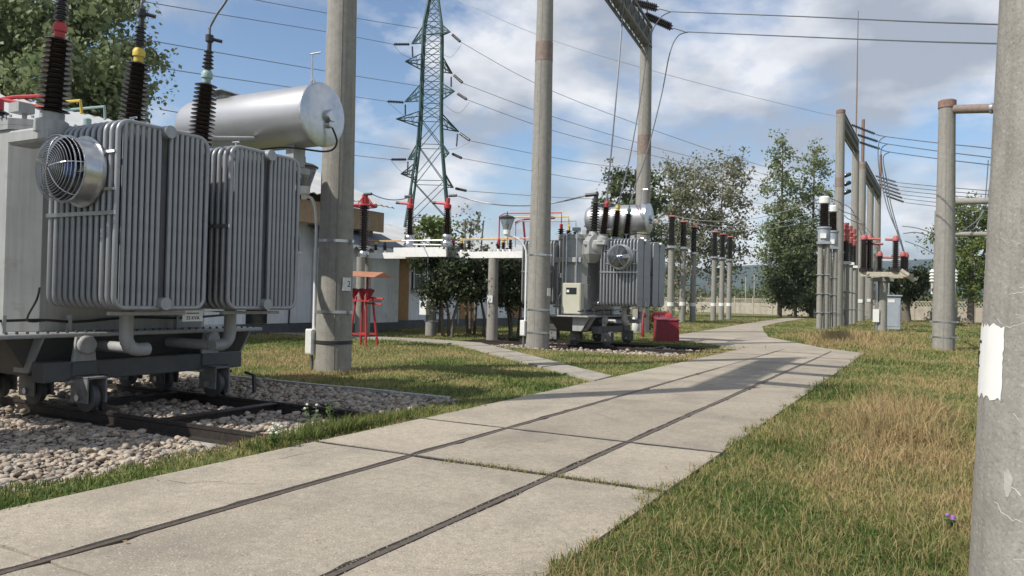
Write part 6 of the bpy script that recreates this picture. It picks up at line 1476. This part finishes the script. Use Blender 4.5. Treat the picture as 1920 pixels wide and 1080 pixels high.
def crown_mesh(name, centres, m, parent, off, size, asp=.65):
    """centres (n,3) of leaf positions in world space"""
    n = len(centres); nr = rng.normal(0, 1, (n, 3)); nr /= np.linalg.norm(nr, axis=1)[:, None]
    u = np.cross(nr, rng.normal(0, 1, (n, 3))); u /= np.linalg.norm(u, axis=1)[:, None]; v = np.cross(nr, u)
    s = np.reshape(size, (-1, 1)) * rng.uniform(.6, 1.3, (n, 1)); c = centres - np.array(off)
    q = np.stack([c - u * s * .5, c + v * s * asp * .5 + nr * s * .08, c + u * s * .5, c - v * s * asp * .5 + nr * s * .08], 1)
    o = mesh_np(name, q.reshape(-1, 3), (np.arange(n) * 4)[:, None] + np.array([0, 1, 2, 3]), m)
    a = o.data.attributes.new('tint', 'FLOAT', 'POINT'); a.data.foreach_set('value', np.repeat(np.clip(rng.normal(.45, .3, n), 0, 1), 4).astype(np.float32))
    o.parent = parent; tag(o, kind='stuff'); return o
def tree(label, p, H, z0, rad, m, n, leaf, bark='bark', name='tree', shape='oval', limbs=26, trunk_r=.25, clump=.5, group='trees round the yard', lean=0, cat='tree', stems=1, inner=.35):
    p = Vector((p.x, p.y, 0)); t = thing(name, label, cat, p, group); tops = []
    tm = MB()
    for st in range(stems):
        a = random.uniform(0, 6.28); o = Vector((math.cos(a), math.sin(a), 0)) * (.0 if stems == 1 else trunk_r * 2.5)
        top = p + o * 3 + Vector((lean, 0, H * .92)); path_ = [p + o - Vector((0, 0, .3)), p + o * 1.3 + Vector((random.uniform(-.1, .1), 0, H * .25)), p + o * 2 + Vector((lean * .5 + random.uniform(-.2, .2), random.uniform(-.2, .2), H * .55)), top]
        tm.tube(path_, [trunk_r, trunk_r * .8, trunk_r * .5, .03], 8); tops.append(path_)
    ends = []
    lm = MB()
    for i in range(limbs):
        pa = tops[i % stems]; f = z0 / H + (1 - z0 / H) * (i + random.random()) / limbs; f = min(f, .97)
        k = f * .99 * 3 / .92; k = min(2.99, max(0.3, f * 3)); i0 = int(k); b0 = pa[i0].lerp(pa[i0 + 1], k - i0)
        h = (b0.z - z0) / max(.1, H - z0)
        if shape == 'oval': w = rad * (math.sin(math.pi * min(1, max(0.02, .12 + h * .86))) ** .7)
        elif shape == 'column': w = rad * (1 - max(0, h) ** 2.2 * .85) * (.55 + .45 * min(1, max(0, h) * 4))
        elif shape == 'cone': w = rad * (1 - max(0, h) * .9)
        else: w = rad * (.75 + .25 * random.random()) * math.sqrt(max(.08, 1 - max(0, h - .15) ** 2))
        a = i * 2.399 + random.uniform(-.4, .4); d = Vector((math.cos(a), math.sin(a), 0)) * w * random.uniform(.72, 1.1)
        up = random.uniform(.15, .55) * w if shape != 'cone' else random.uniform(-.2, .1) * w
        e = b0 + d + Vector((0, 0, up)); 
        if e.z > H: e.z = H - random.random() * .5
        mid = b0.lerp(e, .55) + Vector((0, 0, -.05 * w)); r0 = max(.018, trunk_r * .35 * (1 - h * .7))
        lm.tube([b0, mid, e], [r0, r0 * .6, r0 * .2], 5); ends += [(b0.lerp(mid, .7), e, w), ]
        for _ in range(3):
            q = b0.lerp(e, random.uniform(.35, .95)); e2 = q + Vector((random.uniform(-1, 1), random.uniform(-1, 1), random.uniform(-.3, .8))) * w * .42; lm.tube([q, e2], [r0 * .35, r0 * .1], 4); ends.append((q, e2, w * .7))
    tr_ = tm.build('trunk', M[bark], t, 60); lb = lm.build('limbs', M[bark], t, 60); tag(lb, kind='stuff')
    E_ = np.array([[*a, *b, w] for a, b, w in ends]); pick = rng.choice(len(E_), n, p=(E_[:, 6] / E_[:, 6].sum())); u = rng.beta(1.8, 1.0, n)[:, None]
    nb = max(8, n // 26); ci = rng.integers(0, nb, n)                    # leaves bunch into sprays
    sp = rng.choice(len(E_), nb, p=(E_[:, 6] / E_[:, 6].sum())); su = rng.beta(2.0, 1.0, nb)[:, None]
    cc = E_[sp, :3] * (1 - su) + E_[sp, 3:6] * su + rng.normal(0, 1, (nb, 3)) * (clump * .8)
    c = cc[ci] + rng.normal(0, 1, (n, 3)) * np.array([1, 1, .75]) * (clump * .55)
    lo = rng.random(n) < .3; c[lo] = (E_[pick, :3] * (1 - u) + E_[pick, 3:6] * u)[lo] + rng.normal(0, .35 * clump, (lo.sum(), 3))
    k = int(n * inner) + 1; pk = rng.choice(len(E_), k, p=(E_[:, 6] / E_[:, 6].sum())); ui = rng.beta(1.4, 1.2, k)[:, None]
    ci_ = E_[pk, :3] * (1 - ui) + E_[pk, 3:6] * ui + rng.normal(0, .45 * clump, (k, 3))
    c = np.concatenate([c, ci_]); c[:, 2] = np.maximum(c[:, 2], .15)
    crown_mesh('crown', c, M[m], t, p, np.concatenate([np.full(n, leaf), np.full(k, leaf * 1.7)])); return t
def at(px, D): return base(px, D)
tp = at(95, 38); tree('big leafy tree behind the corrugated roof over the front transformer', tp, ztop(tp, -75), 4.5, 5.2, 'leaf1', 24000, .27, limbs=34, trunk_r=.32, clump=.75)
tp = at(190, 41); tree('lower round tree right of the big leafy one, behind the yellow bushing', tp, ztop(tp, 85), 4.0, 2.2, 'leaf1', 4000, .27, limbs=20, trunk_r=.2, clump=.6)
tp = at(1178, 58); tree('dark needle tree behind the bushings of the second transformer', tp, ztop(tp, 308), 2.0, 3.0, 'leaf5', 7500, .26, limbs=34, trunk_r=.2, clump=.5, shape='oval')
tp = at(1262, 84); tree('thin greyish tree behind the nearest insulator columns', tp, ztop(tp, 278), 4.5, 3.1, 'leaf2', 5600, .34, 'pbark', inner=.04, limbs=26, trunk_r=.22, clump=.75, shape='column')
tp = at(1352, 84); tree('thin greyish tree with pale branches behind the farther insulator trio', tp, ztop(tp, 272), 4.5, 3.4, 'leaf2', 6000, .34, 'pbark', inner=.04, limbs=28, trunk_r=.25, clump=.8)
tp = at(1298, 82); tree('pale forked trunk tree between the two thin greyish trees', tp, ztop(tp, 300), 5.5, 2.2, 'leaf2', 2000, .32, 'pbark', inner=.04, limbs=16, trunk_r=.32, clump=.7)
tp = at(1462, 95); tree('tall slender poplar, left one of the pair left of the current transformers', tp, ztop(tp, 232), 2.0, 2.9, 'leaf1', 7600, .33, inner=.05, limbs=42, trunk_r=.3, clump=.75, shape='column')
tp = at(1522, 97); tree('tall slender poplar, right one of the pair left of the current transformers', tp, ztop(tp, 246), 2.0, 3.0, 'leaf1', 7600, .33, inner=.05, limbs=42, trunk_r=.3, clump=.75, shape='column')
tp = at(1492, 93); tree('low broad bushy tree at the foot of the two poplars', tp, ztop(tp, 430), .6, 4.2, 'leaf5', 5500, .36, limbs=26, trunk_r=.2, clump=.8, shape='bush')
tp = at(1820, 72); tree('bright tree right of the capped pole, dark trunk before the fence', tp, ztop(tp, 380), 3.0, 3.2, 'leaf4', 6200, .30, inner=.12, limbs=28, trunk_r=.33, clump=.7)
tp = at(1700, 84); tree('dark spreading tree behind the control kiosk', tp, ztop(tp, 512), 2.6, 2.6, 'leaf3', 2600, .34, limbs=18, trunk_r=.55, clump=.6)
tp = at(1905, 80); tree('bright tree mostly hidden by the near pole', tp, ztop(tp, 400), 2.5, 3.2, 'leaf4', 3000, .34, limbs=20, trunk_r=.3, clump=.7)
def shrub(label, px, D, ytop, rad, m, n, leaf, z0=.4, stems=3, **k):
    p = base(px, D); return tree(label, p, ztop(p, ytop), z0, rad, m, n, leaf, name='shrub', shape='bush', limbs=20, trunk_r=.07, clump=.32, group='shrubs before the building', cat='shrub', stems=stems, **k)
shrub('dark shrub behind the switch platform post, before the windows', 842, 29.5, 490, 1.15, 'leaf3', 5200, .12, 1.55)
shrub('dark spreading shrub with two crooked stems behind the slim post', 915, 30.0, 486, 1.35, 'leaf3', 6200, .12, 1.55)
shrub('dark shrub nearest the lamp by the second transformer', 968, 31.0, 490, 1.05, 'leaf3', 4600, .12, 1.55)
shrub('light green shrub top showing above the switch platform', 818, 33.0, 398, 1.1, 'leaf4', 3200, .13, 2.4)
shrub('sparse yellowing shrub with single leaves above the bus bridge', 884, 32.0, 396, .95, 'leaf2', 420, .15, 2.2)
shrub('low green bush behind the red sand box', 1222, 40.0, 575, .9, 'leaf4', 900, .12, .1)
shrub('bare brownish bush before the fence behind the insulator columns', 1285, 92, 540, 3.0, 'leaf2', 900, .22, .1)
# distant belt of trees behind the fence
def belt():
    c = []
    for i in range(900):
        px = rng.uniform(-500, 2500); D = rng.uniform(150, 210); p = base(px, D); h = (3.6 + 4.0 * vnoise(np.array([px * .02]), np.array([0.0]), 1.0, 33)[0]); 
        k = 42; c.append(np.array([p.x, p.y, h * .48]) + rng.normal(0, 1, (k, 3)) * np.array([1.8, 1.8, h * .24]))
    c = np.concatenate(c); c[:, 2] = np.abs(c[:, 2])
    o = crown_mesh('far_woods', c, M['leaf5'], None, (0, 0, 0), .95); tag(o, kind='stuff')
belt()
# ------------------------------------------------------------------ air: thin haze round the whole place
def haze():
    m = bpy.data.materials.new('haze_air'); m.use_nodes = True; nt = m.node_tree; nt.nodes.clear()
    o = nt.nodes.new('ShaderNodeOutputMaterial'); v = nt.nodes.new('ShaderNodeVolumePrincipled'); v.inputs['Color'].default_value = (.80, .88, 1.0, 1); v.inputs['Density'].default_value = HAZE; v.inputs['Anisotropy'].default_value = .2
    nt.links.new(v.outputs[0], o.inputs['Volume'])
    b = MB().box((-4300, -80, -30), (4300, 3700, 215)); tag(b.build('haze', m), kind='stuff')
HAZE = 0.00011
haze()
for o in bpy.data.objects:
    if '_o' in o: del o['_o']
